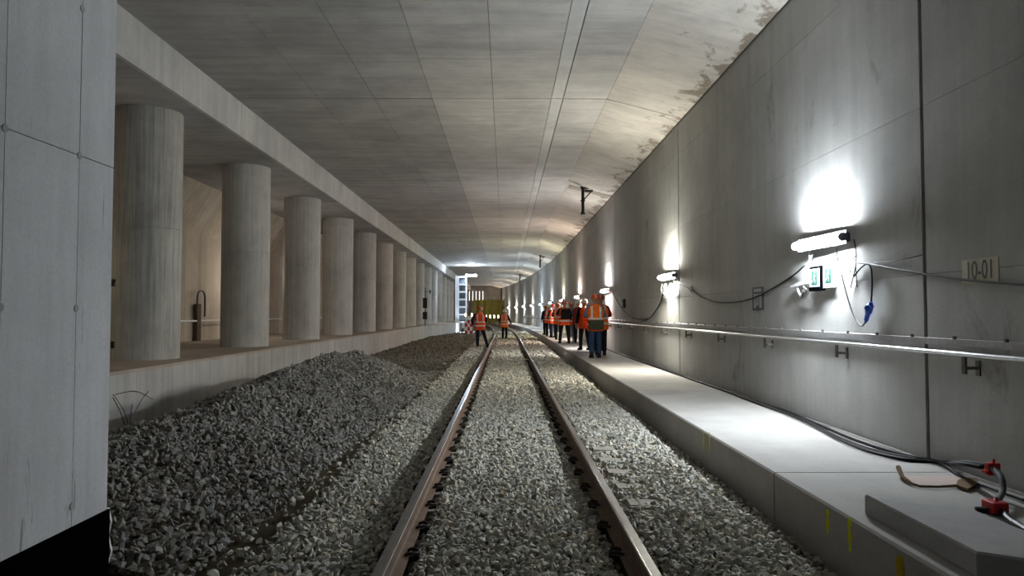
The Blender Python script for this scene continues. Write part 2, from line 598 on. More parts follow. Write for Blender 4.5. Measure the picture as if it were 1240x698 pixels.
fl = MB()
pz = [(0.41, 0.0), (0.33, 0.022), (0.24, 0.004), (0.15, 0.028), (0.05, 0.0), (0.05, -0.02), (0.41, -0.02)]
fl.prism([(XP - 0.02 + 0.9 * q, z) for z, q in [(a, b + 0.02) for a, b in pz]], 'y', YP + 0.012, YP + 0.03)
fl.build('torn_sheet_edge', 'white', pw)


# ------------------------------------------------------------------ ground profile
U_PTS = [-9, -4.5, -2.6, -2.05, -1.72, -1.45, -1.05, -0.92, -0.86, -0.64, -0.59, -0.2, 0.2, 0.59, 0.64, 0.86, 0.92, 1.08, 1.55, 1.80, 2.05, 2.3]
Z_NEAR = [-.16, -.15, -.10, -.07, .00, .035, .02, 0.0, -.035, -.035, .010, .025, .025, .010, -.035, -.035, .01, .03, .035, .005, -.10, -.14]
Z_FAR = [-.20, -.19, -.18, -.15, -.03, .025, .02, 0.0, -.035, -.035, .010, .025, .025, .010, -.035, -.035, .01, .03, .035, .005, -.10, -.14]


def curve_np(y):
    return -np.maximum(0.0, y - 44.0) ** 2 / 1200.0


def ground(x, y):
    u = x - XC - curve_np(y)
    t = np.clip((y - 16.0) / 5.0, 0, 1)
    z = np.interp(u, U_PTS, Z_NEAR) * (1 - t) + np.interp(u, U_PTS, Z_FAR) * t
    w = 0.012 * np.sin(3.1 * x + 1.7 * y) * np.sin(2.3 * y + 0.6) + 0.008 * np.sin(7.3 * x - 1.1 * y)
    return z + w * np.clip((np.abs(np.abs(u) - 0.7535) - 0.1) / 0.2, 0, 1)


HY = [3.5, 4.4, 5.0, 6.1, 7.5, 9.8, 12.0, 13.7, 15.6, 17.0, 18.4, 19.8, 21.0]
HR = [.10, .40, .50, .58, .64, .73, .82, .90, .88, .66, .32, .04, -.2]
TY = [4.0, 5.3, 10.2, 16.8, 21]
TX = [-2.06, -2.0, -1.86, -1.70, -1.8]


def heap(x, y):
    hr = np.interp(y, HY, HR)
    xt = np.interp(y, TY, TX)
    xr = -3.35 + 0.12 * np.sin(y * 0.9)
    t = np.clip((xt - x) / (xt - xr), -1, 3)
    right = np.where(t < 1, -0.09 + (hr + 0.09) * np.clip(t, 0, 1) ** 1.0, 0)
    tl = np.clip((xr - x) / (xr + 5.25), 0, 1.4)
    left = hr - (hr + 0.17) * tl
    rnd = 0.11 * np.exp(-((x - xr) / 0.38) ** 2) * np.clip(hr * 2, 0, 1)
    z = np.where(t < 1, right, left) - rnd
    z = z + 0.03 * np.sin(2.7 * y + 1.2 * x) * np.sin(3.3 * x + 0.4) + 0.018 * np.sin(6.1 * y + x) * np.sin(5.0 * x)
    return np.where(t <= 0, -1.0, z)


xs = np.unique(np.round(np.concatenate([np.linspace(-5.69, -1.9, 14), np.array(U_PTS) + XC, np.linspace(-1.9, 2.2, 34)]), 3))
xs = xs[(xs >= -5.69) & (xs <= 2.22)]
ygr = np.concatenate([np.arange(Y0, 26, 0.35), np.arange(26, 68, 0.5), np.arange(68, Y1 + 1, 2.0)])
X, Y = np.meshgrid(xs, ygr)
Xs = X + np.where(X > -2.0, curve_np(Y), curve_np(Y) * np.clip((X + 5.69) / 3.69, 0, 1))
Z = ground(Xs, Y) - np.where(Y > 17, 0.05, 0.035)
nx, ny = len(xs), len(ygr)
vs = np.stack([Xs, Y, Z], -1).reshape(-1, 3)
fs = [(j * nx + i, j * nx + i + 1, (j + 1) * nx + i + 1, (j + 1) * nx + i) for j in range(ny - 1) for i in range(nx - 1)]
floor = MB().add(vs.tolist(), fs).build('floor', 'dirt', smooth=True)
struct(floor, 'muddy tunnel floor under the grey track ballast')

# ------------------------------------------------------------------ stones
TEMPL = []
for k in range(18):
    rr = random.Random(100 + k)
    bm = bmesh.new()
    sc = (rr.uniform(0.8, 1.25), rr.uniform(0.65, 0.95), rr.uniform(0.45, 0.75))
    for i in range(11):
        v = Vector((rr.gauss(0, 1), rr.gauss(0, 1), rr.gauss(0, 1))).normalized() * rr.uniform(0.85, 1.1)
        bm.verts.new((v.x * sc[0], v.y * sc[1], v.z * sc[2]))
    ret = bmesh.ops.convex_hull(bm, input=bm.verts[:])
    bmesh.ops.delete(bm, geom=[v for v in bm.verts if not v.link_faces], context='VERTS')
    bmesh.ops.triangulate(bm, faces=bm.faces[:])
    bm.verts.index_update()
    TEMPL.append((np.array([v.co[:] for v in bm.verts], dtype=np.float32), np.array([[v.index for v in f.verts] for f in bm.faces], dtype=np.int32)))
    bm.free()


def rand_rot(n, flat=0.55):
    q = RNG.normal(size=(n, 4))
    q[:, 1:3] *= flat
    q /= np.linalg.norm(q, axis=1, keepdims=True)
    w, x, y, z = q.T
    R = np.empty((n, 3, 3), dtype=np.float32)
    R[:, 0, 0] = 1 - 2 * (y * y + z * z); R[:, 0, 1] = 2 * (x * y - z * w); R[:, 0, 2] = 2 * (x * z + y * w)
    R[:, 1, 0] = 2 * (x * y + z * w); R[:, 1, 1] = 1 - 2 * (x * x + z * z); R[:, 1, 2] = 2 * (y * z - x * w)
    R[:, 2, 0] = 2 * (x * z - y * w); R[:, 2, 1] = 2 * (y * z + x * w); R[:, 2, 2] = 1 - 2 * (x * x + y * y)
    return R


def stones(P, S, mat, parent, stuff_name, n_single=300):
    """P positions, S radii: the n_single nearest become objects, the rest one stuff mesh"""
    order = np.argsort(np.linalg.norm(P - np.array(EYE), axis=1) / S)
    P, S = P[order], S[order]
    n = len(P)
    R = rand_rot(n)
    T = RNG.integers(0, len(TEMPL), n)
    meshes = {}
    for i in range(min(n_single, n)):
        k = int(T[i])
        if k not in meshes:
            me = bpy.data.meshes.new('stone')
            me.from_pydata(TEMPL[k][0].tolist(), [], TEMPL[k][1].tolist())
            me.materials.append(M[mat])
            meshes[k] = me
        o = bpy.data.objects.new('stone', meshes[k])
        COL.objects.link(o)
        o.parent = parent
        loc = Vector(P[i].tolist()) - ORG.get(parent.name, Vector((0, 0, 0)))
        o.matrix_local = Matrix.Translation(loc) @ Matrix([list(map(float, r)) for r in R[i]]).to_4x4() @ Matrix.Scale(float(S[i]), 4)
    V, Fc, base = [], [], 0
    for k, (tv, tf) in enumerate(TEMPL):
        ids = np.nonzero(T == k)[0]
        ids = ids[ids >= n_single]
        if len(ids) == 0:
            continue
        v = np.einsum('nij,vj->nvi', R[ids], tv) * S[ids][:, None, None] + P[ids][:, None, :]
        V.append(v.reshape(-1, 3))
        f = tf[None] + (np.arange(len(ids)) * len(tv))[:, None, None] + base
        Fc.append(f.reshape(-1, 3))
        base += len(ids) * len(tv)
    V = np.concatenate(V).astype(np.float32)
    Fc = np.concatenate(Fc).astype(np.int32)
    og = ORG.get(parent.name)
    if og is not None:
        V = V - np.array(og, dtype=np.float32)
    me = bpy.data.meshes.new(stuff_name)
    me.vertices.add(len(V))
    me.vertices.foreach_set('co', V.ravel())
    me.loops.add(len(Fc) * 3)
    me.loops.foreach_set('vertex_index', Fc.ravel())
    me.polygons.add(len(Fc))
    me.polygons.foreach_set('loop_start', np.arange(0, len(Fc) * 3, 3, dtype=np.int32))
    me.update(calc_edges=True)
    me.shade_flat()
    me.materials.append(M[mat])
    o = bpy.data.objects.new(stuff_name, me)
    COL.objects.link(o)
    o.parent = parent
    o['kind'] = 'stuff'
    return o, len(Fc)


def scatter(x0, x1, y0, y1, s):
    gx = np.arange(x0, x1, s)
    gy = np.arange(y0, y1, s)
    A, B = np.meshgrid(gx, gy)
    A = A.ravel() + RNG.uniform(-.5, .5, A.size) * s
    B = B.ravel() + RNG.uniform(-.5, .5, B.size) * s
    r = s * RNG.lognormal(0, 0.24, A.size) * 0.78
    return A, B, np.clip(r, s * 0.4, s * 1.5)


SLEEPERS = [4.75 + 0.6 * k for k in range(9)]
Ps, Ss = [], []
for (y0, y1, s) in ((3.6, 8.5, 0.036), (8.5, 14, 0.043), (14, 22, 0.056), (22, 34, 0.075), (34, 60, 0.105)):
    A, B, r = scatter(-2.05, 2.17, y0, y1, s)
    A = A + curve_np(B)
    u = A - XC - curve_np(B)
    near_rail = np.abs(np.abs(u) - 0.7535) < 0.085
    thin = (u < -1.52) & (RNG.uniform(size=A.size) > np.clip((u + 1.80) / 0.28, 0.08, 1))
    edge = (u > 1.86) & (RNG.uniform(size=A.size) > 0.45)
    sl = np.zeros(A.size, bool)
    for ysl in SLEEPERS[2:8]:
        sl |= (np.abs(B - ysl) < 0.10) & (u > 0.9) & (u < 1.24) & (RNG.uniform(size=A.size) < 0.9)
    keep = ~(near_rail | thin | edge | sl)
    hp = heap(A, B)
    keep &= hp < ground(A, B) + 0.05
    A, B, r = A[keep], B[keep], r[keep]
    Ps.append(np.stack([A, B, ground(A, B) + r * 0.12 + RNG.uniform(-.008, .012, A.size)], -1))
    Ss.append(r)
P, S = np.concatenate(Ps), np.concatenate(Ss)
_, nt1 = stones(P, S, 'ballast', floor, 'ballast')
# dirty stones on the bed of the neighbouring track
Ps, Ss = [], []
for (y0, y1, s) in ((17, 30, 0.072), (30, 66, 0.112)):
    A, B, r = scatter(-5.6, -1.7, y0, y1, s)
    keep = ((B > 20.5) | (heap(A, B) < ground(A, B) - 0.02)) & (A < XC + curve_np(B) - 1.6) & (RNG.uniform(size=A.size) < 0.93)
    A, B, r = A[keep], B[keep], r[keep]
    Ps.append(np.stack([A, B, ground(A, B) + r * 0.15], -1))
    Ss.append(r)
stones(np.concatenate(Ps), np.concatenate(Ss), 'dirty_stone', floor, 'dirty_ballast', 0)

# gravel heap
hx = np.linspace(-5.45, -1.5, 56)
hy = np.linspace(YP + 0.03, 21, 90)
X, Y = np.meshgrid(hx, hy)
Z = np.maximum(heap(X, Y), ground(X, Y) - 0.06) - 0.03
nx, ny = len(hx), len(hy)
hroot = empty('gravel_heap', (-3.35, 12.0, -0.1), 'long dark heap of crushed grey stone beside the platform', 'gravel heap')
fs = [(j * nx + i, j * nx + i + 1, (j + 1) * nx + i + 1, (j + 1) * nx + i) for j in range(ny - 1) for i in range(nx - 1)]
MB().add(np.stack([X, Y, Z], -1).reshape(-1, 3).tolist(), fs).build('heap_core', 'dirt', hroot, smooth=True)
Ps, Ss = [], []
for (y0, y1, s) in ((YP + 0.06, 9, 0.041), (9, 14, 0.046), (14, 21, 0.056)):
    A, B, r = scatter(-5.4, -1.55, y0, y1, s)
    h = heap(A, B)
    keep = (h > ground(A, B) - 0.03) & (B > YP + 0.05)
    A, B, r, h = A[keep], B[keep], r[keep], h[keep]
    Ps.append(np.stack([A, B, h + r * 0.1 + RNG.uniform(-.02, .03, A.size)], -1))
    Ss.append(r)
P, S = np.concatenate(Ps), np.concatenate(Ss)
_, nt2 = stones(P, S, 'rubble', hroot, 'loose_stones')
print('stone triangles', nt1 + nt2)

ORD = ['first', 'second', 'third', 'fourth', 'fifth', 'sixth', 'seventh', 'eighth', 'ninth', 'tenth', 'eleventh', 'twelfth', 'thirteenth', 'fourteenth', 'fifteenth', 'sixteenth']

# ------------------------------------------------------------------ track
def along(y0, y1, step=2.0):
    out = [y0]
    while out[-1] < y1:
        out.append(min(y1, out[-1] + (step * 4 if out[-1] < 40 else step)))
    return out


PROF = [(-.072, 0), (.072, 0), (.072, .012), (.020, .028), (.009, .045), (.009, .118), (.034, .130), (.036, .162), (.030, .171), (-.030, .171), (-.036, .162), (-.034, .130), (-.009, .118), (-.009, .045), (-.020, .028), (-.072, .012)]


def make_rail(xr, label, inner):
    root = empty('rail', (xr, 5.0, 0), label, 'rail', 'rails of the track')
    ys_ = along(-2.0, 110.0)
    MB().rings([[(xr + u + curve(y), y, z + .016) for u, z in PROF] for y in ys_]).build('rail_body', 'rust', root)
    MB().rings([[(xr + u + curve(y), y, z + .016) for u, z in ((-.034, .166), (.034, .166), (.029, .1735), (-.029, .1735))] for y in ys_]).build('running_surface', 'railtop', root)
    c = 0.026 * inner
    MB().rings([[(xr + c + u + curve(y), y, z + .016) for u, z in ((-.006, .173), (.006, .1715), (.005, .1745), (-.005, .1750))] for y in ys_]).build('polished_edge', 'polish', root)
    proto = None
    for y in [4.15 + 0.6 * k for k in range(44)]:
        for s in (-1, 1):
            if proto is None or s not in proto:
                cb = MB()
                cb.box(s * .072 - .022, s * .072 + .022, -.045, .045, -.012, .030)
                cb.tube(smooth_path([(s * .045, -.05, .040), (s * .085, -.052, .052), (s * .125, -.02, .045), (s * .125, .03, .040), (s * .09, .05, .052), (s * .05, .045, .040)], 3), .011, 6)
                cb.box(s * .115 - .02, s * .115 + .02, -.03, .03, -.03, .03)
                me = cb.mesh('rail_clip')
                me.materials.append(M['clip'])
                proto = proto or {}
                proto[s] = me
            o = bpy.data.objects.new('rail_clip', proto[s])
            COL.objects.link(o)
            o.parent = root
            o.location = (0, y - 5.0, 0)
    return root


make_rail(XC - 0.7535, 'left steel rail of the track with rusty brown sides', 1)
make_rail(XC + 0.7535, 'right steel rail of the track nearer the walkway', -1)
sl_me = None
for ksl, ysl in enumerate(SLEEPERS[2:8]):
    if sl_me is None:
        b = MB()
        sec = [(-1.25, 0), (-1.25, -.06), (1.25, -.06), (1.25, 0)]
        b.hexa([(-1.25, -.14, -.2), (1.25, -.14, -.2), (1.25, .14, -.2), (-1.25, .14, -.2)],
               [(-1.23, -.11, .032), (1.23, -.11, .032), (1.23, .11, .032), (-1.23, .11, .032)])
        for sx in (1,):
            x0_, x1_ = sorted((sx * 0.93, sx * 1.22))
            b.hexa([(x0_, -.11, .02), (x1_, -.11, .02), (x1_, .11, .02), (x0_, .11, .02)],
                   [(x0_ + .02, -.095, .075), (x1_ - .02, -.095, .068), (x1_ - .02, .095, .068), (x0_ + .02, .095, .075)])
        sl_me = b.mesh('sleeper')
        sl_me.materials.append(M['sleeper'])
    o = bpy.data.objects.new('sleeper', sl_me)
    COL.objects.link(o)
    o.location = (XC, ysl, -0.020 - (0.0, 0.012, 0.004, 0.016, 0.002, 0.02)[ksl])
    o.rotation_euler = (0, 0, (0.0, 0.02, -0.015, 0.01, -0.02, 0.015)[ksl])
    tag(o, f'{ORD[ksl]} pale sleeper end from the camera showing through the ballast outside the right rail', 'sleeper', 'sleepers showing in the ballast')

# ------------------------------------------------------------------ walkway on the right
wk = MB().rings([[(XK + 0.03 + curve(y), y, -0.4), (XK + 0.03 + curve(y), y, ZK - 0.04), (XW + 0.02 + curve(y), y, ZK - 0.04), (XW + 0.02 + curve(y), y, -0.4)] for y in along(Y0, Y1)]).build('walkway', 'backing')
struct(wk, 'raised pale concrete walkway along the right wall')
WJ = [Y0, -0.2, 5.85, 12.0, 18.1, 24.2, 30.3, 36.4, 42.5, 48.6, 54.7, 60.8, 75, 90, 105, Y1]
for a, b in zip(WJ[:-1], WJ[1:]):
    g = 0.022
    ys_ = ysteps(a + g, b, 4 if b > 40 else 999)
    bv = 0.015
    MB().rings([[(XK + curve(y), y, -0.4), (XK + curve(y), y, ZK - bv), (XK + bv + curve(y), y, ZK), (XW - 0.03 + curve(y), y, ZK), (XW - 0.03 + curve(y), y, ZK - 0.2), (XK + 0.1 + curve(y), y, ZK - 0.2), (XK + 0.1 + curve(y), y, -0.4)] for y in ys_]).build('walkway_slab', 'walk', wk)

# loose cover slab on the walkway
ztop = ZK + 0.125
A_, D_, B_, C_ = (2.32, 4.66), (2.785, 4.34), (2.305, 3.54), (2.80, 3.24)
bm_ = MB()
quad = [B_, C_, D_, A_]
bot = [(p[0], p[1], ZK + 0.004) for p in quad]
mid_ = [(p[0], p[1], ztop - 0.012) for p in quad]
cxq = sum(p[0] for p in quad) / 4
cyq = sum(p[1] for p in quad) / 4
top = [(p[0] + (cxq - p[0]) * 0.03, p[1] + (cyq - p[1]) * 0.015, ztop) for p in quad]
bm_.rings([bot, mid_, top])
r = empty('cover_slab', (cxq, cyq, ZK), 'loose thick concrete cover slab lying on the walkway', 'slab')
bm_.build('slab_body', 'slab', r)

# ------------------------------------------------------------------ columns
CX, CR = -6.80, 0.60
for k in range(15):
    yc = 13.66 + 5.18 * k
    lab = 'nearest round concrete column, streaked and fluted, beside the dividing wall' if k == 0 else f'{ORD[k]} round concrete column counted from the dividing wall'
    root = empty('round_column', (CX, yc, ZP), lab, 'column', 'round columns on the platform')
    n = 64 if k < 4 else 32
    def ring(z, rr):
        return [(CX + (rr + (0.005 * math.sin(a * 24) if k == 0 else 0.0015 * math.sin(a * 16))) * math.cos(a), yc + (rr + (0.005 * math.sin(a * 24) if k == 0 else 0.0)) * math.sin(a), z) for a in [2 * math.pi * q / n for q in range(n)]]
    top_z = ZB + 0.012
    m1 = ZP + (top_z - ZP) * 0.52
    MB().rings([ring(ZP, CR), ring(m1 - 0.004, CR), ring(m1 - 0.002, CR - 0.006)]).build('lower_shaft', 'column' if k else 'column_rough', root, smooth=True)
    MB().rings([ring(m1 - 0.002, CR - 0.006), ring(m1 + 0.004, CR + 0.001), ring(top_z - 0.03, CR), ring(top_z - 0.001, CR - 0.008)]).build('upper_shaft', 'column' if k else 'column_rough', root, smooth=True)

# ------------------------------------------------------------------ wall tube lamps
def lamp_colors(i):
    return [(0.86, 0.93, 1.0), (1.0, 0.97, 0.86), (1.0, 0.97, 0.95), (1.0, 0.83, 0.72), (1.0, 0.95, 0.72), (0.93, 0.97, 1.0), (0.72, 0.88, 1.0), (1.0, 0.95, 0.85)][i % 8]


lamp_mats = [emitter('lit_tube_%d' % i, lamp_colors(i), LAMP) for i in range(8)]


def make_lamp(i):
    """local origin at the wall face, x away from the wall is negative"""
    r = empty('tube_lamp', (0, 0, 0), 'x', 'lamp', 'tube lamps along the right wall', local=True)
    a, b = Vector((-.105, -.58, 0)), Vector((-.165, .58, 0))
    d = (b - a).normalized()
    MB().tube([a + d * t for t in (.03, .035, .05, .3, 1.11, 1.125, 1.13)], [.026, .034, .040, .040, .040, .034, .026], 14).build('diffuser', lamp_mats[i % 8], r, smooth=True)
    s = Vector((0.046, 0, 0))
    hb = MB()
    for (p, q) in ((a + s, b + s),):
        hb.hexa([p + Vector((-.010, 0, -.074)), p + Vector((.02, 0, -.04)), q + Vector((.02, 0, -.04)), q + Vector((-.010, 0, -.074))],
                [p + Vector((-.010, 0, .074)), p + Vector((.02, 0, .04)), q + Vector((.02, 0, .04)), q + Vector((-.010, 0, .074))])
    hb.build('housing', 'housing', r)
    MB().tube([a - d * .012, a + d * .03], [.044, .049], 14).build('end_cap', 'housing', r, smooth=True)
    MB().tube([b - d * .028, b + d * .012], [.048, .044], 14).build('end_cap', 'white', r, smooth=True)
    MB().box(-.09, 0, -.52, -.46, -.045, .045).build('wall_bracket', 'housing', r)
    MB().box(-.17, 0, .40, .43, -.02, .02).build('wall_bracket', 'housing', r)
    return r


LY = [8.30, 16.15, 26.2, 36.3, 46.3, 56.2, 66.1, 76, 86, 96, 106, 114]
for i, y in enumerate(LY):
    o = make_lamp(i)
    nm = {0: 'lit white tube lamp on the wall above the green exit signs', 1: 'second lit tube lamp, left of the grey marker plate',
          2: 'third lit tube lamp, right behind the people on the walkway'}.get(i, f'{ORD[i]} lit tube lamp along the right wall, counted from the exit signs')
    o['label'] = nm
    o.location = (XW + curve(y), y, 2.435)
    o.rotation_euler = (0, 0, math.atan(max(0, y - 44) / 600.0))

# ------------------------------------------------------------------ handrail along the right wall
hr_y = along(1.0, 88.0)
hroot2 = empty('handrail', (XW, 6, 1.3), 'long galvanised double handrail running along the right wall', 'handrail')
MB().tube([(XW - 0.105 + curve(y), y, 1.275) for y in hr_y], 0.019, 10).build('rail_tube', 'steel', hroot2, smooth=True)
MB().rings([[(XW - 0.028 + curve(y), y, 1.33), (XW - .002 + curve(y), y, 1.33), (XW - .002 + curve(y), y, 1.39), (XW - 0.028 + curve(y), y, 1.385)] for y in hr_y]).build('wall_channel', 'steel_dull', hroot2)
for k in range(12):
    y = 5.69 + 2.2 * k
    b = MB()
    b.box(XW - .012, XW, y - .025, y + .025, 1.105, 1.225)
    b.box(XW - .125, XW - .012, y - .012, y + .012, 1.155, 1.180)
    b.box(XW - .125, XW - .105, y - .02, y + .02, 1.12, 1.255)
    b.build('support_bracket', 'bracket', hroot2)
for k in range(44):
    y = 4.7 + 0.62 * k
    MB().box(XW - .045, XW - .02, y - .009, y + .009, 1.385, 1.412).build('bolt', 'bracket', hroot2)

# ------------------------------------------------------------------ signs on the right wall
def wall_plate(name, p0, p1, z0, z1, x0, x1, mat, parent):
    return MB().box(x0, x1, p0, p1, z0, z1).build(name, mat, parent)


# number plate 10-01
a = on_x(1166, 330, XW); b = on_x(1210, 330, XW)
zt, zb = on_x(1188, 313, XW).z, on_x(1188, 343, XW).z
sg = empty('number_plate', (XW, (a.y + b.y) / 2, zb), 'beige number plate reading 10-01 on the right wall', 'sign')
wall_plate('plate', b.y, a.y, zb, zt, XW - 0.006, XW, 'sign_beige', sg)


def text_mesh(s, size, mat, parent, origin, sx=1.0):
    cu = bpy.data.curves.new('lettering', 'FONT')
    cu.body = s
    cu.size = size
    cu.align_x = 'CENTER'
    cu.align_y = 'CENTER'
    cu.extrude = 0.001
    t = bpy.data.objects.new('lettering_tmp', cu)
    COL.objects.link(t)
    bpy.context.view_layer.update()
    dg = bpy.context.evaluated_depsgraph_get()
    me = bpy.data.meshes.new_from_object(t.evaluated_get(dg))
    bpy.data.objects.remove(t)
    # text x axis runs toward the camera (-y world), text up = z, facing -x
    for v in me.vertices:
        x, y, z = v.co
        v.co = (origin[0] - z, origin[1] - x * sx, origin[2] + y)
    og = ORG[parent.name]
    for v in me.vertices:
        v.co = v.co - og
    me.materials.clear()
    return link('lettering', me, mat, parent)


text_mesh('10-01', 0.215, 'dark', sg, (XW - 0.0075, (a.y + b.y) / 2, (zt + zb) / 2), sx=(a.y - b.y) / 0.215 * 0.345)

# emergency exit signs
a = on_x(985, 338, XW); b = on_x(1000, 338, XW); c = on_x(1013, 338, XW)
zt, zb = on_x(990, 323, XW).z, on_x(990, 353, XW).z
es = empty('exit_sign', (XW, a.y, zb), 'black framed green exit sign on the wall under the nearest lamp', 'sign')
MB().bevel_box(XW - .06, XW, b.y, a.y, zb, zt, .008).build('frame', 'membrane', es)
m_ = 0.030
wall_plate('face', b.y + m_, a.y - m_, zb + m_ + .02, zt - m_, XW - .063, XW - .058, 'sign_white', es)
yc_, zc_ = (a.y + b.y) / 2, (zt + zb) / 2 + 0.01


def pictogram(yc, zc, x, parent, w=.075, h=.17):
    pg_ = wall_plate('pictogram', yc - w, yc + w, zc - h / 2, zc + h / 2, x - .002, x, 'sign_green', parent)
    mb_ = MB()

    def bar(p, q, t):
        p, q = Vector((0, yc - p[0], zc + p[1])), Vector((0, yc - q[0], zc + q[1]))
        d = (q - p).normalized()
        nrm = Vector((0, -d.z, d.y)) * t / 2
        mb_.add([(x - .0035, *(v.y, v.z)) for v in (p + nrm, p - nrm, q - nrm, q + nrm)], [(0, 1, 2, 3)])
    bar((.01, .045), (-.01, -.01), .03)          # torso
    bar((-.01, -.01), (.03, -.03), .018); bar((.03, -.03), (.025, -.07), .016)
    bar((-.01, -.01), (-.035, -.045), .018); bar((-.035, -.045), (-.06, -.045), .016)
    bar((.01, .03), (.04, .012), .014); bar((.0, .03), (-.03, .012), .014)
    n = 10
    mb_.add([(x - .0035, yc - .022 + .014 * math.cos(6.283 * k / n), zc + .066 + .014 * math.sin(6.283 * k / n)) for k in range(n)], [tuple(range(n))])
    mb_.build('running_figure', 'sign_white', pg_)


pictogram(yc_, zc_, XW - .063, es)
es2 = empty('exit_sign', (XW, b.y, zb), 'frameless white and green exit sign right of the black framed one', 'sign')
wall_plate('panel', c.y, b.y - .004, zb + .03, zt - .01, XW - .035, XW, 'sign_white', es2)
pictogram((b.y + c.y) / 2, zc_ + 0.01, XW - .035, es2)

# grey marker plate with white strips
a = on_x(912, 361, XW); b = on_x(925, 361, XW)
zt, zb = on_x(918, 348, XW).z, on_x(918, 376, XW).z
mp = empty('marker_plate', (XW, a.y, zb), 'small grey marker plate with white strips between the two nearest lamps', 'sign')
wall_plate('plate', b.y, a.y, zb, zt, XW - .012, XW, 'dark', mp)
w_ = a.y - b.y
for k, (u0, u1, v0, v1) in enumerate(((.15, .35, .1, .72), (.42, .58, .2, .72), (.66, .85, .1, .72), (.15, .85, .80, .93))):
    wall_plate('white_strip', a.y - u1 * w_, a.y - u0 * w_, zb + v0 * (zt - zb), zb + v1 * (zt - zb), XW - .015, XW - .011, 'sign_white', mp)

# small box far along the wall
a = on_x(757, 367, XW)
bx_ = empty('wall_box', (XW, a.y, a.z), 'small dark switch box on the wall right of the people', 'switch box')
MB().bevel_box(XW - .08, XW, a.y - .12, a.y + .12, a.z - .16, a.z + .12, .01).build('box_body', 'dark', bx_)
MB().box(XW - .09, XW - .079, a.y - .06, a.y + .06, a.z - .13, a.z + .0).build('red_switch', 'card', bx_)
# anchor plate right of second lamp
a = on_x(837, 350, XW)
bx_ = empty('wall_clip', (XW, a.y, a.z), 'small metal cable clip on the wall right of the second lamp', 'clip')
MB().bevel_box(XW - .02, XW, a.y - .03, a.y + .03, a.z - .07, a.z + .07, .004).build('clip_plate', 'steel_dull', bx_)
MB().tube(smooth_path([(XW - .02, a.y, a.z - .03), (XW - .05, a.y, a.z), (XW - .02, a.y, a.z + .03)], 4), .006, 6).build('clip_loop', 'steel_dull', bx_)
# anchor plates in the lower wall
for (px, py, s, lab) in ((1183, 557 - 30, .0, None),):
    pass

# ------------------------------------------------------------------ cables and plug on the wall
def wall_cable(name, pts, rad, mat, label, off=0.02, sub=6):
    P_ = [on_x(px, py, XW - (o_[0] if o_ else off)) for (px, py, *o_) in pts]
    r_ = empty(name, (P_[0].x, P_[0].y, P_[0].z), label, 'cable')
    MB().tube(smooth_path(P_, sub), rad, 7).build('sheath', mat, r_, smooth=True)
    return r_


wall_cable('supply_cable', [(974, 322, .12), (960, 334), (938, 348), (915, 360), (892, 366), (868, 366), (850, 360), (837, 351), (824, 344), (816, 341, .08)], .011, 'cable', 'black cable sagging across the wall between the two nearest lamps')
wall_cable('supply_cable', [(1034, 318, .05), (1052, 320), (1084, 326), (1120, 332), (1160, 338), (1200, 342), (1240, 345), (1300, 350)], .010, 'cable_grey', 'grey cable crossing the wall below the 10-01 plate')
wall_cable('supply_cable', [(1052, 319), (1084, 316), (1116, 309)], .005, 'cable_grey', 'thin grey wire rising from the nearest lamp to the wall joint')
wall_cable('supply_cable', [(803, 352, .08), (800, 366), (793, 378), (786, 386), (775, 390)], .012, 'cable', 'black cable hanging down from the second lamp')
wall_cable('supply_cable', [(741, 352, .08), (748, 366), (757, 378), (770, 386), (786, 386)], .012, 'cable', 'dark cable hanging between the third lamp and the handrail')
pc = wall_cable('plug_cable', [(1013, 297, .10), (1014, 312), (1019, 332), (1025, 356), (1032, 378), (1039, 391), (1044, 395, .03), (1048, 390, .04)], .008, 'black', 'black looped cable ending in a blue plug beside the exit signs')
P_ = [on_x(px, py, XW - .04) for px, py in ((1055, 366), (1056, 345), (1055, 326), (1050, 320), (1042, 325), (1034, 335))]
MB().tube(smooth_path(P_, 6), .009, 7).build('upper_cord', 'cable', pc, smooth=True)
p0, p1 = on_x(1048, 391, XW - .05), on_x(1055, 366, XW - .05)
d_ = p1 - p0
pg = empty('blue_plug', p0[:], 'blue industrial plug hanging on the black cable', 'plug')
MB().tube([p0 + d_ * t for t in (0, .1, .12, .45, .5, .52, .85, .88, 1)], [.012, .016, .024, .026, .034, .036, .036, .026, .014], 12).build('plug_body', 'blue', pg, smooth=True)
MB().tube([p0 + d_ * .75 + Vector((-.02, -.02, 0)), p0 + d_ * .75 + Vector((-.055, -.06, -.01))], [.024, .03], 10).build('plug_socket', 'blue', pg, smooth=True)
lw = wall_cable('lamp_lead', [(1034, 290, .12), (1037, 306, .06), (1036, 322, .04), (1033, 336), (1030, 349)], .006, 'black', 'thin black leads dangling from the near end of the lamp')
for pts in (((1036, 320), (1037, 335), (1038, 348)), ((1036, 310), (1030, 326), (1029, 336))):
    MB().tube(smooth_path([on_x(px, py, XW - .035) for px, py in pts], 4), .005, 6).build('lead', 'black', lw, smooth=True)
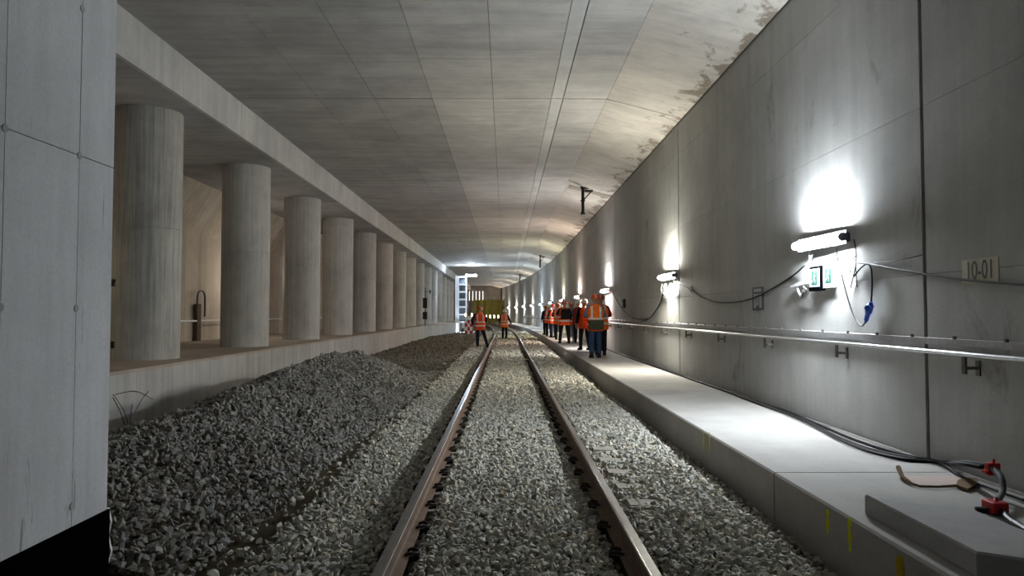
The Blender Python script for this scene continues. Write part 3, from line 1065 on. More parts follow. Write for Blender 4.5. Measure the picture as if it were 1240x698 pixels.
# white connector bundle hanging left of the signs
wb = empty('connector_bundle', on_x(965, 345, XW)[:], 'white connectors and leads hanging left of the exit signs', 'connector')
p = on_x(957, 347, XW - .06); q = on_x(976, 341, XW - .05)
MB().hexa([p + Vector((0, 0, -.02)), p + Vector((.03, 0, -.02)), q + Vector((.03, 0, -.025)), q + Vector((0, 0, -.025))],
          [p + Vector((0, 0, .01)), p + Vector((.03, 0, .01)), q + Vector((.03, 0, .03)), q + Vector((0, 0, .03))]).build('connector', 'white', wb)
for pts in (((974, 343), (977, 325), (984, 308)), ((976, 350), (971, 356), (969, 361)), ((979, 344), (981, 322), (980, 304)), ((966, 350), (970, 358), (974, 348))):
    MB().tube(smooth_path([on_x(px, py, XW - .05) for px, py in pts], 4), .011, 6).build('white_lead', 'white', wb, smooth=True)
for pts in (((964, 347), (965, 354), (970, 361), (973, 352)), ((972, 349), (978, 352), (980, 356))):
    MB().tube(smooth_path([on_x(px, py, XW - .055) for px, py in pts], 4), .006, 6).build('black_lead', 'black', wb, smooth=True)
# same at second lamp
wb = empty('connector_bundle', on_x(803, 350, XW)[:], 'white connectors hanging under the second lamp', 'connector')
for pts in (((802, 344), (801, 352), (806, 357)), ((812, 344), (815, 350), (819, 345)), ((806, 344), (804, 350), (801, 356))):
    MB().tube(smooth_path([on_x(px, py, XW - .06) for px, py in pts], 4), .018, 6).build('white_lead', 'white', wb, smooth=True)

# ------------------------------------------------------------------ cable bundle on the walkway
offs = [(0, 0), (.035, .0), (.07, .012), (-.035, .006)]
base_pts = [(700, 411), (760, 432.5), (830, 457), (880, 474), (905, 483.5), (950, 500), (985, 516), (1020, 533), (1060, 547), (1100, 556), (1140, 561)]
for k, (ox, oz) in enumerate(offs):
    P_ = []
    for i, (px, py) in enumerate(base_pts):
        q = on_z(px, py, ZK + .02)
        w = math.sin(i * 1.3 + k * 2.1) * 0.03
        P_.append(Vector((min(q.x + ox * (0.3 if i < 5 else 1.2) + w * (0.2 if i < 5 else 1), XW - .03), q.y, ZK + .016 + oz)))
    if k < 3:
        for (px, py, zz) in ((1170, 562, .05), (1193, 566, .16)):
            q = on_x(px, py, 3.45)
            P_.append(Vector((3.42 + ox * .4, q.y, q.z + oz)))
    else:
        for (px, py) in ((1165, 578), (1195, 590), (1240, 606)):
            q = on_z(px, py, ZK + .02)
            P_.append(q)
    r_ = empty('floor_cable', P_[0][:], ['black cable lying nearest the wall in the walkway bundle', 'middle black cable of the walkway bundle', 'outer black cable of the walkway bundle', 'stray cable leaving the walkway bundle toward the red clamps'][k], 'cable', 'cables along the walkway')
    MB().tube(smooth_path(P_, 5), .017 if k < 3 else .012, 8).build('sheath', 'cable', r_, smooth=True)

# red clamps with the conduit riser
c1 = on_x(1202, 567, 3.42)
c2 = on_z(1205, 617, ZK + .03)
ris = empty('conduit_riser', c2[:], 'bundle of dark conduits bending down between two red clamps', 'conduit')
for k in range(3):
    oo = Vector((.022 * (k - 1), .03 * (k - 1), 0))
    m1 = on_x(1213, 580, 3.38); m2 = on_x(1214, 596, 3.32)
    MB().tube(smooth_path([c1 + oo + Vector((0, .06, 0)), c1 + oo, m1 + oo, m2 + oo, c2 + oo + Vector((0, 0, .03)), c2 + oo + Vector((0, 0, -.04))], 6), .019, 8).build('conduit', ['cable_grey', 'steel_dull', 'cable'][k], ris, smooth=True)
for nm, cc, lab in (('upper', c1, 'upper red plastic clamp of the conduit riser'), ('lower', c2 + Vector((0, 0, .015)), 'lower red plastic clamp at the walkway slot')):
    r_ = empty('red_clamp', cc[:], lab, 'clamp')
    t_ = MB()
    if nm == 'upper':
        t_.bevel_box(cc.x - .044, cc.x + .044, cc.y - .022, cc.y + .022, cc.z - .05, cc.z + .036, .006)
    else:
        t_.bevel_box(cc.x - .052, cc.x + .052, cc.y - .06, cc.y + .06, cc.z - .03, cc.z + .038, .008)
    t_.build('clamp_body', 'red', r_)
    MB().tube([cc + Vector((.0, -.01, .03)), cc + Vector((.005, -.01, .065))], [.011, .007], 8).build('clamp_lug', 'red', r_)
    MB().box(cc.x - .06, cc.x - .03, cc.y - .03, cc.y + .03, cc.z - .035, cc.z - .015).build('clamp_foot', 'red', r_)
# slot and the cable leaving it
q0, q1 = on_z(1180, 610, ZK), on_z(1240, 645, ZK)
sl = empty('slot_cable', c2[:], 'thick black cable running from the lower clamp toward the camera', 'cable')
MB().tube(smooth_path([on_z(1181, 618, ZK + .02), c2 + Vector((0, -.05, 0)), on_z(1222, 630, ZK + .02), on_z(1240, 641, ZK + .02), on_z(1275, 660, ZK + .02)], 5), .022, 8).build('sheath', 'black', sl, smooth=True)

# torn board on the walkway
pts = [(1090, 576), (1112, 588), (1135, 588.5), (1156, 587.5), (1176, 589), (1182, 583), (1172, 579), (1150, 576), (1120, 577)]
W_ = [on_z(px, py, ZK + .015) for px, py in pts]
r_ = empty('torn_board', W_[3][:], 'torn piece of pinkish board with brown edges on the walkway', 'board')
MB().prism([(p.x, p.y) for p in W_], 'z', ZK + .002, ZK + .014).build('board_sheet', 'card', r_)
e1 = [on_z(1088, 574, ZK + .02), on_z(1093, 580, ZK + .02), on_z(1104, 586, ZK + .02), on_z(1114, 589, ZK + .02), on_z(1136, 589.5, ZK + .02), on_z(1158, 588, ZK + .02)]
e1[0].z += .05
e1[1].z += .012
MB().tube(e1, [.02, .016, .012, .008, .007, .007], 6).build('torn_edge', 'card_edge', r_)
MB().prism([(p.x, p.y) for p in [on_z(px, py, ZK + .02) for px, py in ((1158, 589), (1172, 594), (1183, 588), (1184, 581), (1170, 580), (1160, 583))]], 'z', ZK + .012, ZK + .03).build('torn_flap', 'card_edge', r_)

# spray marks on the walkway edge
def spray(px, y0, y1, w, mat, label):
    t, b_ = on_x(px, y0, XK), on_x(px, y1, XK)
    r_ = MB()
    n = 7
    L, R_ = [], []
    for i in range(n):
        f = i / (n - 1)
        z = t.z + (b_.z - t.z) * f
        hw = w * (0.8 + 0.3 * math.sin(i * 2.3)) * (0.6 if i in (0, n - 1) else 1)
        L.append((t.y - hw, z)); R_.append((t.y + hw, z))
    r_.prism(L + R_[::-1], 'x', XK - .0025, XK - .0002)
    o_ = r_.build('spray_mark', mat)
    tag(o_, label, 'paint mark')


spray(1002, 617, 646, .026, 'yellow', 'yellow sprayed stroke left of the pair near the cover slab')
spray(1029, 627, 668, .026, 'yellow', 'yellow sprayed stroke right of the pair near the cover slab')
spray(852, 521, 545, .018, 'yellow', 'left of two far yellow sprayed strokes on the walkway edge')
spray(859, 524, 549, .018, 'yellow', 'right of two far yellow sprayed strokes on the walkway edge')
t, b_ = on_x(1090, 672, XK), on_x(1090, 705, XK)
n = 20
o = MB().prism([((t.y) + .045 * math.cos(6.283 * k / n), (t.z + b_.z) / 2 + (t.z - b_.z) / 2 * math.sin(6.283 * k / n)) for k in range(n)], 'x', XK - .0025, XK - .0002).build('spray_mark', 'orange_paint')
tag(o, 'ochre sprayed oval on the walkway edge below the cover slab', 'paint mark')

# ------------------------------------------------------------------ ceiling drop posts
for i, y in enumerate((24.9, 54.0, 80.0)):
    x = 2.82 + curve(y)
    zt = ZC + (ZH - ZC) * (2.82 - XB) / (XW - XB)
    r_ = empty('drop_post', (x, y, zt), ['nearest dark steel post hanging from the ceiling haunch', 'second dark post hanging from the ceiling haunch', 'third dark post hanging from the ceiling haunch', 'farthest dark post hanging from the ceiling haunch'][i], 'drop post', 'drop posts under the ceiling')
    MB().tube([(x - .12, y, zt - .1), (x - .12, y, zt - .88)], .055, 10).build('post', 'clip', r_)
    MB().box(x - .2, x + .32, y - .09, y + .09, zt - .02, zt + .06).build('base_plate', 'clip', r_)
    b = MB()
    b.box(x - .17, x - .07, y - .06, y + .06, zt - .18, zt)
    b.tube([(x - .12, y, zt - .45), (x + .22, y, zt - .06)], .022, 8)
    b.box(x - .05, x + .22, y - .05, y + .05, zt - .14, zt - .07)
    b.build('stay', 'clip', r_)
    MB().tube([(x - .12, y, zt - .86), (x - .12, y, zt - .93)], .085, 10).build('end_flange', 'clip', r_)
    MB().tube([(x - .12, y, zt - .42), (x - .12, y, zt - .47)], .08, 10).build('collar', 'clip', r_)
    # transverse flat brown band across the haunch
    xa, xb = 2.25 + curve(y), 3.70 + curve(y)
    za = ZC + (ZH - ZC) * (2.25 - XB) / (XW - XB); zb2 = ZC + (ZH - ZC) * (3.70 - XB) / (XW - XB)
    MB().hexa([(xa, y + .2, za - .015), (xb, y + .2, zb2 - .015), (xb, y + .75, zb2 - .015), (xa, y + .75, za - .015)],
              [(xa, y + .2, za + .03), (xb, y + .2, zb2 + .03), (xb, y + .75, zb2 + .03), (xa, y + .75, za + .03)]).build('haunch_band', 'brown_band', r_)

# ------------------------------------------------------------------ things on the platform
# signal with two black boxes
ys_ = 50.0
p = on_y(515, 372, ys_)
sgn = empty('track_signal', (p.x, ys_, ZP), 'slim signal post with two black boxes on the platform', 'signal')
MB().tube([(p.x, ys_, ZP), (p.x, ys_, 3.4)], .03, 8).build('post', 'dark', sgn)
for (a_, b_) in ((361, 373.5), (378, 387)):
    z1, z0 = on_y(515, a_, ys_).z, on_y(515, b_, ys_).z
    MB().bevel_box(p.x - .15, p.x + .15, ys_ - .2, ys_ - .03, z0, z1, .02).build('signal_box', 'black', sgn)
MB().box(p.x + .3, p.x + .38, ys_ - .05, ys_ + .03, 3.0, 3.25).build('side_box', 'black', sgn)
MB().tube([(p.x, ys_, 3.12), (p.x + .34, ys_, 3.12)], .015, 6).build('side_arm', 'dark', sgn)
# two small boxes on the nearest column
for (px, py, lab) in ((139, 343, 'upper small black box at the nearest column'), (139, 418, 'lower small black box at the nearest column')):
    q = on_y(px, py, 13.2)
    r_ = empty('junction_box', (q.x, q.y, q.z), lab, 'junction box')
    ang = math.atan2(q.y - 13.66, q.x - CX)
    MB().bevel_box(q.x - .05, q.x + .05, q.y - .06, q.y + .3, q.z - .06, q.z + .07, .012).build('box_body', 'black', r_)
    MB().tube([(q.x + .03, q.y - .05, q.z - .02), (q.x + .09, q.y - .05, q.z - .03)], .02, 8).build('cable_gland', 'steel_dull', r_)
# hydrant-like post and rail at the back wall
q = on_x(239, 412, BX + .1)
r_ = empty('standpipe', (q.x, q.y, ZP), 'dark brown post with a steel hoop at the back wall', 'post')
MB().box(q.x - .05, q.x + .05, q.y - .14, q.y + .14, ZP, ZP + 1.15).build('post', 'brown', r_)
yy = q.y
MB().tube(smooth_path([(q.x + .1, yy + .28, ZP + .75), (q.x + .1, yy + .28, ZP + 1.3), (q.x + .1, yy + .2, ZP + 1.5), (q.x + .1, yy, ZP + 1.56), (q.x + .1, yy - .2, ZP + 1.5), (q.x + .1, yy - .28, ZP + 1.3), (q.x + .1, yy - .28, ZP + .75)], 5), .028, 8).build('hoop', 'cable_grey', r_, smooth=True)
r_ = empty('back_handrail', (BX, 24, ZP + .72), 'pale thin handrail on the back wall between the first two columns', 'handrail')
MB().tube([(BX + .12, 19.5, ZP + .62), (BX + .12, 60, ZP + .62)], .03, 8).build('rail_tube', 'white', r_)
for k in range(12):
    MB().box(BX, BX + .12, 20 + k * 3.3, 20.05 + k * 3.3, ZP + .58, ZP + .62).build('support_bracket', 'steel_dull', r_)
# dry stalks against the platform face
st = empty('wire_ends', (XL + .05, 10.7, -.1), 'thin bent wires against the platform face beside the dividing wall', 'wire')
for pts in (((137, 478), (150, 498), (157, 520)), ((137, 482), (146, 500), (152, 520)), ((163, 500), (172, 484), (180, 474)), ((140, 478), (165, 474), (185, 484)), ((160, 490), (158, 505), (158, 520))):
    MB().tube(smooth_path([on_x(px, py, XL + .03) for px, py in pts], 4), .005, 5).build('wire', 'cable', st)

# ------------------------------------------------------------------ far end of the tunnel
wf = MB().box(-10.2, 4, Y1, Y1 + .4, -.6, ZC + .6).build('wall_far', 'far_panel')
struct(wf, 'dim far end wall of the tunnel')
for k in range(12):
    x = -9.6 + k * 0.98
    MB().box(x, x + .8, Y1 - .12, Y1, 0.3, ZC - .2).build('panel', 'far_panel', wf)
wb_ = MB().box(-10.2, 4.4, Y0 - .4, Y0, -.6, ZC + .6).build('rear_closure', 'soffit')  # added out of view so lamp light does not escape behind the camera
struct(wb_, 'added concrete wall closing the tunnel behind the viewer')
tp = empty('yellow_tarp', (-2.6, 110, .2), 'yellow tarpaulin hung across the far end of the tunnel', 'tarpaulin')
n = 25
rows = []
for z in (0.2, 1.4, 2.6, 3.75):
    rows.append([(-4.9 + 4.7 * i / (n - 1), 112 + .12 * math.sin(i * 1.1) + .05 * math.sin(i * 2.7 + z), z) for i in range(n)])
vs = [p for r2 in rows for p in r2] + [(p[0], p[1] + .02, p[2]) for r2 in rows for p in r2]
fs = []
off = 4 * n
for j in range(3):
    for i in range(n - 1):
        a_ = j * n + i
        fs.append((a_, a_ + 1, a_ + n + 1, a_ + n))
        fs.append((off + a_ + n, off + a_ + n + 1, off + a_ + 1, off + a_))
MB().add(vs, fs).build('tarp_sheet', 'tarp', tp, smooth=True)
for x in (-4.9, -2.55, -.2):
    MB().tube([(x, 112.1, -.3), (x, 112.1, 3.9)], .05, 8).build('tarp_pole', 'clip', tp)
far_em = emitter('far_lamp_glow', (1.0, 0.88, 0.62), 22)
for k in range(6):
    x = -4.2 + k * .62
    r_ = empty('site_lamp', (x, 111.3, .3), f'{ORD[k]} from the left of the small bright site lamps before the yellow tarpaulin', 'lamp', 'site lamps at the far end')
    MB().tube([(x, 111.3, -.25), (x, 111.3, .95)], .02, 6).build('stand', 'clip', r_)
    MB().bevel_box(x - .10, x + .10, 111.26, 111.38, .92, 1.35, .02).build('lamp_case', 'dark', r_)
    MB().box(x - .08, x + .08, 111.24, 111.261, .95, 1.32).build('lamp_glass', far_em, r_)
# upright bright strips on the far panels, given their own glow
for k in range(5):
    x = -5.9 + k * .55
    r_ = empty('bright_strip', (x, Y1 - .3, 3.2), f'{ORD[k]} from the left of the upright bright strips on the far wall', 'lamp', 'light strips on the far wall')
    MB().box(x - .03, x + .03, Y1 - .16, Y1 - .1, 3.7, 5.3).build('strip_back', 'white', r_)
    MB().box(x - .025, x + .025, Y1 - .175, Y1 - .161, 3.75, 5.25).build('strip_face', emitter('strip_glow_%d' % k, (1, .93, .8), 4), r_)

# scaffold stair tower with its lamp
ty = 68.0
tl_, tr_ = on_y(551.5, 391, ty), on_y(564, 391, ty)
ztop_ = on_y(556, 335, ty).z
tw = empty('stair_tower', ((tl_.x + tr_.x) / 2, ty, ZP), 'white metal stair tower standing at the end of the platform', 'scaffold')
x0, x1 = tl_.x, tr_.x
for xx in (x0, x1):
    for yy in (ty, ty + 1.4):
        MB().tube([(xx, yy, -.25 if xx > plat_x(yy) else ZP), (xx, yy, ztop_)], .04, 8).build('post', 'tower', tw)
nlev = 6
for k in range(nlev + 1):
    z = ZP + .05 + (ztop_ - ZP - .1) * k / nlev
    MB().box(x0 - .04, x1 + .04, ty - .02, ty + 1.42, z - .08, z + .08).build('landing', 'tower', tw)
    if k < nlev:
        h_ = (ztop_ - ZP - .1) / nlev
        MB().box(x0 - .02, x0 + .34, ty - .035, ty - .012, z + .05, z + h_ - .08).build('guard_panel', 'tower', tw)
        MB().box(x0 + .34, x1, ty + .25, ty + .27, z + .05, z + h_ - .05).build('added_dark_sheet', 'housing', tw)  # added dark sheet that makes the open slots between landings look dark
        MB().hexa([(x0, ty + .3, z), (x1, ty + .3, z), (x1, ty + .36, z), (x0, ty + .36, z)], [(x0, ty + 1.1, z + h_), (x1, ty + 1.1, z + h_), (x1, ty + 1.16, z + h_), (x0, ty + 1.16, z + h_)]).build('stair_flight', 'tower', tw)
blue_em = emitter('cool_lamp_glow', (0.74, 0.86, 1.0), 420)
la, lb = on_y(565, 334, ty - .1), on_y(577, 334, ty - .1)
tl = empty('tower_lamp', la[:], 'bright horizontal lamp at the top of the white stair tower', 'lamp')
MB().tube([la, lb], .09, 12).build('lamp_tube', blue_em, tl, smooth=True)
MB().box(la.x - .08, lb.x, la.y + .07, la.y + .16, la.z - .05, la.z + .12).build('lamp_housing', 'white', tl)
fl_ = on_y(559, 402, 61.0)
wlx = empty('added_flood', (-3.9, 64.6, -.2), 'added cool white flood lamp on the ground before the stair tower', 'lamp')  # added lamp aimed at the stair tower to brighten it
MB().bevel_box(-4.02, -3.72, 64.62, 64.74, .0, .30, .02).build('lamp_case', 'dark', wlx)
MB().add([(-4.0, 64.75, .02), (-3.74, 64.75, .02), (-3.74, 64.75, .28), (-4.0, 64.75, .28)], [(0, 1, 2, 3)]).build('lamp_glass', blue_em, wlx)
MB().tube([(-3.95, 64.68, -.24), (-3.95, 64.68, .02)], .02, 6).build('lamp_leg', 'dark', wlx)
MB().tube([(-3.79, 64.68, -.24), (-3.79, 64.68, .02)], .02, 6).build('lamp_leg', 'dark', wlx)
# barrier and pale ground patch
by = 60.0
bl, br = on_y(563, 401, by), on_y(572, 401, by)
gz = float(ground(np.array([bl.x]), np.array([by]))[0]) - .03
ba = empty('barrier', ((bl.x + br.x) / 2, by, gz), 'red and white chequered barrier at the foot of the stair tower', 'barrier')
zt = on_y(567, 383, by).z
zs = [gz + .1 + (zt - gz - .1) * k / 5 for k in range(6)]
for k in range(5):
    for j in range(3):
        xa = bl.x + (br.x - bl.x) * j / 3
        xb = bl.x + (br.x - bl.x) * (j + 1) / 3
        MB().box(xa, xb, by - .03, by + .03, zs[k], zs[k + 1]).build('board', 'barrier_red' if (k + j) % 2 == 0 and k < 4 else 'barrier_white', ba)
for xx in (bl.x, br.x):
    MB().tube([(xx, by, gz), (xx, by, zt)], .03, 6).build('post', 'clip', ba)
    MB().box(xx - .08, xx + .08, by - .3, by + .3, gz, gz + .1).build('foot', 'clip', ba)
for xx in (bl.x + .05, br.x - .05):
    r_ = MB().tube([(xx, by, zt), (xx, by, zt + .22)], [.06, .05], 10).build('warning_lamp', emitter('beacon_glow', (1, .8, .45), 12), ba)
gs = MB()
gs.box(bl.x - .4, br.x + 1.1, by - .6, by + 3.0, gz - .0, gz + .05)
o = gs.build('floor_patch', 'patch')
tag(o, 'pale ground patch in front of the stair tower', 'patch')


# ------------------------------------------------------------------ people
PM = {}


def cloth(name, c, rough=0.85):
    if name not in PM:
        PM[name] = plain('cloth_' + name, c, rough, 0, 0.2, 0.25, 12)
    return PM[name]


cloth('orange', (0.95, 0.17, 0.018)); cloth('red_orange', (0.86, 0.10, 0.02)); cloth('band', (0.72, 0.72, 0.70), 0.5)
cloth('navy', (0.014, 0.018, 0.035)); cloth('jeans', (0.022, 0.05, 0.12)); cloth('blackcloth', (0.010, 0.010, 0.012)); cloth('greycloth', (0.16, 0.20, 0.24))
cloth('olive', (0.05, 0.055, 0.035)); cloth('boot', (0.012, 0.010, 0.010)); cloth('whiteboot', (0.6, 0.6, 0.6))
cloth('skin', (0.50, 0.28, 0.20), 0.6); cloth('helmet_red', (0.62, 0.06, 0.025), 0.35); cloth('helmet_orange', (0.80, 0.14, 0.03), 0.35); cloth('helmet_white', (0.78, 0.78, 0.76), 0.35)
cloth('hair', (0.02, 0.014, 0.01)); cloth('eye', (0.05, 0.04, 0.04), 0.2); cloth('lip', (0.40, 0.16, 0.13), 0.6); cloth('darkred', (0.22, 0.03, 0.03))


def skin_mesh(V, E, Rd, root=0, sub=1):
    me = bpy.data.meshes.new('skel')
    me.from_pydata([tuple(v) for v in V], E, [])
    ob = bpy.data.objects.new('skel', me)
    COL.objects.link(ob)
    ob.modifiers.new('skin', 'SKIN')
    sv = me.skin_vertices[0].data
    for i, r in enumerate(Rd):
        sv[i].radius = r if isinstance(r, tuple) else (r, r)
        sv[i].use_root = (i == root)
    ob.modifiers['skin'].use_smooth_shade = True
    s = ob.modifiers.new('sub', 'SUBSURF')
    s.levels = s.render_levels = sub
    bpy.context.view_layer.update()
    dg = bpy.context.evaluated_depsgraph_get()
    out = bpy.data.meshes.new_from_object(ob.evaluated_get(dg))
    bpy.data.objects.remove(ob)
    bpy.data.meshes.remove(me)
    out.shade_smooth()
    return out


def head_verts(cz, cy):
    n, m = 24, 16
    vs, fs = [], []
    for j in range(m + 1):
        ph = math.pi * j / m
        for i in range(n):
            th = 2 * math.pi * i / n
            x, y, z = math.sin(ph) * math.cos(th), math.sin(ph) * math.sin(th), math.cos(ph)
            g = lambda cx_, cz_, s_: math.exp(-((x - cx_) ** 2 + (z - cz_) ** 2) / s_ ** 2)
            px, py, pz = x * .076, y * .097, z * .118
            if z < -.2:
                px *= 1 - .28 * (-z - .2)
                py *= 1 - .12 * (-z - .2)
            if y > .3:
                py += .024 * g(0, -.12, .17) + .008 * g(0, .28, .45) - .010 * g(.36, .08, .2) - .010 * g(-.36, .08, .2) + .008 * g(0, -.47, .22) + .008 * g(0, -.85, .3)
            if abs(x) > .85:
                e = math.exp(-((y + .05) ** 2 / .05 + (z + .05) ** 2 / .06))
                px += math.copysign(.020 * e, x)
            vs.append((px, cy + py, cz + pz))
    for j in range(m):
        for i in range(n):
            fs.append((j * n + i, (j + 1) * n + i, (j + 1) * n + (i + 1) % n, j * n + (i + 1) % n))
    return vs, fs


def build_person(loc, rot, label, scale=1.0, arms='down', legs='stand', helmet='helmet_red', vest='orange', jacket='navy', trousers='navy', boots='boot', hood=False, straps=True):
    r = empty('person', loc, label, 'person', 'people in orange vests', local=True)
    r.rotation_euler = (0, 0, rot)
    r.scale = (scale * 1.10, scale * 1.06, scale)
    if arms == 'front':
        EL = [(-.27, .03, 1.17), (.27, .03, 1.17)]; WR = [(-.14, .25, 1.17), (.14, .25, 1.19)]
    elif arms == 'hip':
        EL = [(-.33, -.06, 1.18), (.28, .02, 1.16)]; WR = [(-.24, .10, .98), (.15, .25, 1.10)]
    elif arms == 'out':
        EL = [(-.28, -.02, 1.16), (.30, -.02, 1.15)]; WR = [(-.30, .10, .93), (.36, .08, .95)]
    elif arms == 'up':
        EL = [(-.28, .06, 1.20), (.27, .02, 1.16)]; WR = [(-.13, .26, 1.40), (.24, .12, .95)]
    else:
        EL = [(-.255, -.02, 1.15), (.255, -.02, 1.15)]; WR = [(-.265, .06, .90), (.265, .06, .90)]
    if legs == 'stride':
        KN = [(-.09, .03, .50), (.19, .03, .52)]; AN = [(-.09, -.02, .09), (.31, .04, .09)]
    elif legs == 'wide':
        KN = [(-.14, .02, .50), (.14, .02, .50)]; AN = [(-.18, -.02, .09), (.18, .02, .09)]
    elif legs == 'step':
        KN = [(-.09, .10, .51), (.09, -.02, .50)]; AN = [(-.09, .12, .09), (.10, -.16, .10)]
    else:
        KN = [(-.095, .02, .50), (.095, .02, .50)]; AN = [(-.10, -.01, .09), (.10, -.01, .09)]
    SH = [(-.175, 0, 1.42), (.175, 0, 1.42)]
    HP = [(-.09, 0, .88), (.09, 0, .88)]
    V = [(0, 0, .95), (0, 0, 1.12), (0, 0, 1.30), (0, 0, 1.43), (0, .01, 1.52), (0, .015, 1.60)]
    Rd = [(.14, .10), (.13, .10), (.15, .105), (.09, .075), (.054, .054), (.050, .050)]
    E = [(0, 1), (1, 2), (2, 3), (3, 4), (4, 5)]
    for s in (0, 1):
        b = len(V)
        sg = -1 if s == 0 else 1
        w = Vector(WR[s]); d = (w - Vector(EL[s])).normalized()
        side = Vector((0, 1, 0)) - d * d.y
        side = side.normalized() if side.length > .3 else Vector((0, 0, 1))
        inner = d.cross(side).normalized()
        if inner.x * sg > 0:
            inner = -inner
        palm = w + d * .055
        V += [SH[s], EL[s], WR[s], palm]
        Rd += [.058, .042, .028, (.036, .020)]
        E += [(3, b), (b, b + 1), (b + 1, b + 2), (b + 2, b + 3)]
        for q, (off_, ln) in enumerate(((.030, .068), (.010, .078), (-.010, .073), (-.029, .056))):
            c = len(V)
            V += [palm + d * .03 + side * off_, palm + d * (.03 + ln * .55) + side * off_ * 1.05 + inner * .008, palm + d * (.03 + ln * .9) + side * off_ * 1.05 + inner * .026]
            Rd += [.010, .0092, .008]
            E += [(b + 3, c), (c, c + 1), (c + 1, c + 2)]
        c = len(V)
        V += [palm + side * .040 - d * .018, palm + side * .058 + d * .018 + inner * .012]
        Rd += [.0115, .009]
        E += [(b + 3, c), (c, c + 1)]
    for s in (0, 1):
        b = len(V)
        a = AN[s]
        V += [HP[s], KN[s], a, (a[0] * 1.05, a[1] + .12, .045)]
        Rd += [.082, .056, .040, (.036, .03)]
        E += [(0, b), (b, b + 1), (b + 1, b + 2), (b + 2, b + 3)]
    me = skin_mesh(V, E, Rd)
    hv, hf = head_verts(1.655, .02)
    bm = bmesh.new()
    bm.from_mesh(me)
    hvs = [bm.verts.new(p) for p in hv]
    for f in hf:
        try:
            ff = bm.faces.new([hvs[i] for i in f])
            ff.smooth = True
        except ValueError:
            pass
    bmesh.ops.remove_doubles(bm, verts=hvs, dist=1e-5)
    bmesh.ops.recalc_face_normals(bm, faces=bm.faces[:])
    bm.to_mesh(me)
    bm.free()
    me.materials.clear()
    me.materials.append(PM['skin'])
    me.materials.append(PM['lip'])
    for p in me.polygons:
        c = p.center
        p.material_index = 1 if (c.y > .09 and abs(c.z - 1.597) < .010 and abs(c.x) < .028) else 0
    link('body', me, PM['skin'], r)
    for sx in (-1, 1):
        e = MB()
        e.lathe([(.002, -.009), (.007, -.006), (.009, 0), (.007, .006), (.002, .009)], sx * .029, .098, 8)
        e.v = [(a, b, c + 1.664) for a, b, c in e.v]
        e.build('eye', PM['eye'], r)
    # trousers
    V = [(0, 0, 1.00), (0, 0, .93)]; Rd = [(.168, .128), (.165, .128)]; E = [(0, 1)]
    for s in (0, 1):
        b = len(V)
        a = Vector(AN[s]); k = Vector(KN[s])
        V += [HP[s], tuple(k), tuple(k.lerp(a, .6)), (a.x, a.y, .085)]
        Rd += [.100, .076, .068, .066]
        E += [(1, b), (b, b + 1), (b + 1, b + 2), (b + 2, b + 3)]
    link('trousers', skin_mesh(V, E, Rd, 0), PM[trousers], r)
    # jacket with sleeves
    V = [(0, 0, .95), (0, 0, 1.12), (0, 0, 1.30), (0, 0, 1.42), (0, .005, 1.50)]
    Rd = [(.165, .130), (.155, .122), (.172, .125), (.115, .092), (.072, .070)]
    E = [(0, 1), (1, 2), (2, 3), (3, 4)]
    for s in (0, 1):
        b = len(V)
        w = Vector(WR[s]); e_ = Vector(EL[s])
        V += [SH[s], EL[s], tuple(e_.lerp(w, .9))]
        Rd += [.078, .060, .046]
        E += [(3, b), (b, b + 1), (b + 1, b + 2)]
    link('jacket', skin_mesh(V, E, Rd, 0), PM[jacket], r)
    # boots
    for s in (0, 1):
        a = AN[s]
        bt = MB()
        rs_ = []
        for (yy_, w_, h_) in ((-.075, .030, .075), (-.05, .044, .15), (.03, .048, .15), (.07, .047, .095), (.14, .050, .075), (.19, .040, .055), (.205, .022, .03)):
            rs_.append([(a[0] + w_ * cx_, a[1] + yy_, z_) for cx_, z_ in ((-1, 0), (1, 0), (1.0, h_ * .5), (.75, h_ * .9), (0, h_), (-.75, h_ * .9), (-1.0, h_ * .5))])
        bt.rings(rs_)
        bt.build('boot', PM[boots], r, smooth=True)
    # vest
    PZ = [(.76, .215, .172), (.90, .212, .168), (1.05, .200, .158), (1.20, .208, .160), (1.32, .215, .160), (1.40, .208, .148), (1.45, .175, .125), (1.49, .12, .098), (1.515, .085, .085)]

    def vring(z, dx, grow=0.0, a0=0, a1=2 * math.pi, n=28):
        zz = [p[0] for p in PZ]
        w = np.interp(z, zz, [p[1] for p in PZ]) + grow
        d = np.interp(z, zz, [p[2] for p in PZ]) + grow
        out = []
        for k in range(n):
            t = a0 + (a1 - a0) * k / (n if a1 - a0 > 6.28 else n - 1)
            ct, st_ = math.cos(t), math.sin(t)
            out.append((w * math.copysign(abs(ct) ** .85, ct), d * math.copysign(abs(st_) ** .85, st_), z))
        return out
    vb = MB()
    vb.rings([vring(p[0], 0) for p in PZ], cap=False)
    ve = vb.build('vest', PM[vest], r, smooth=True)
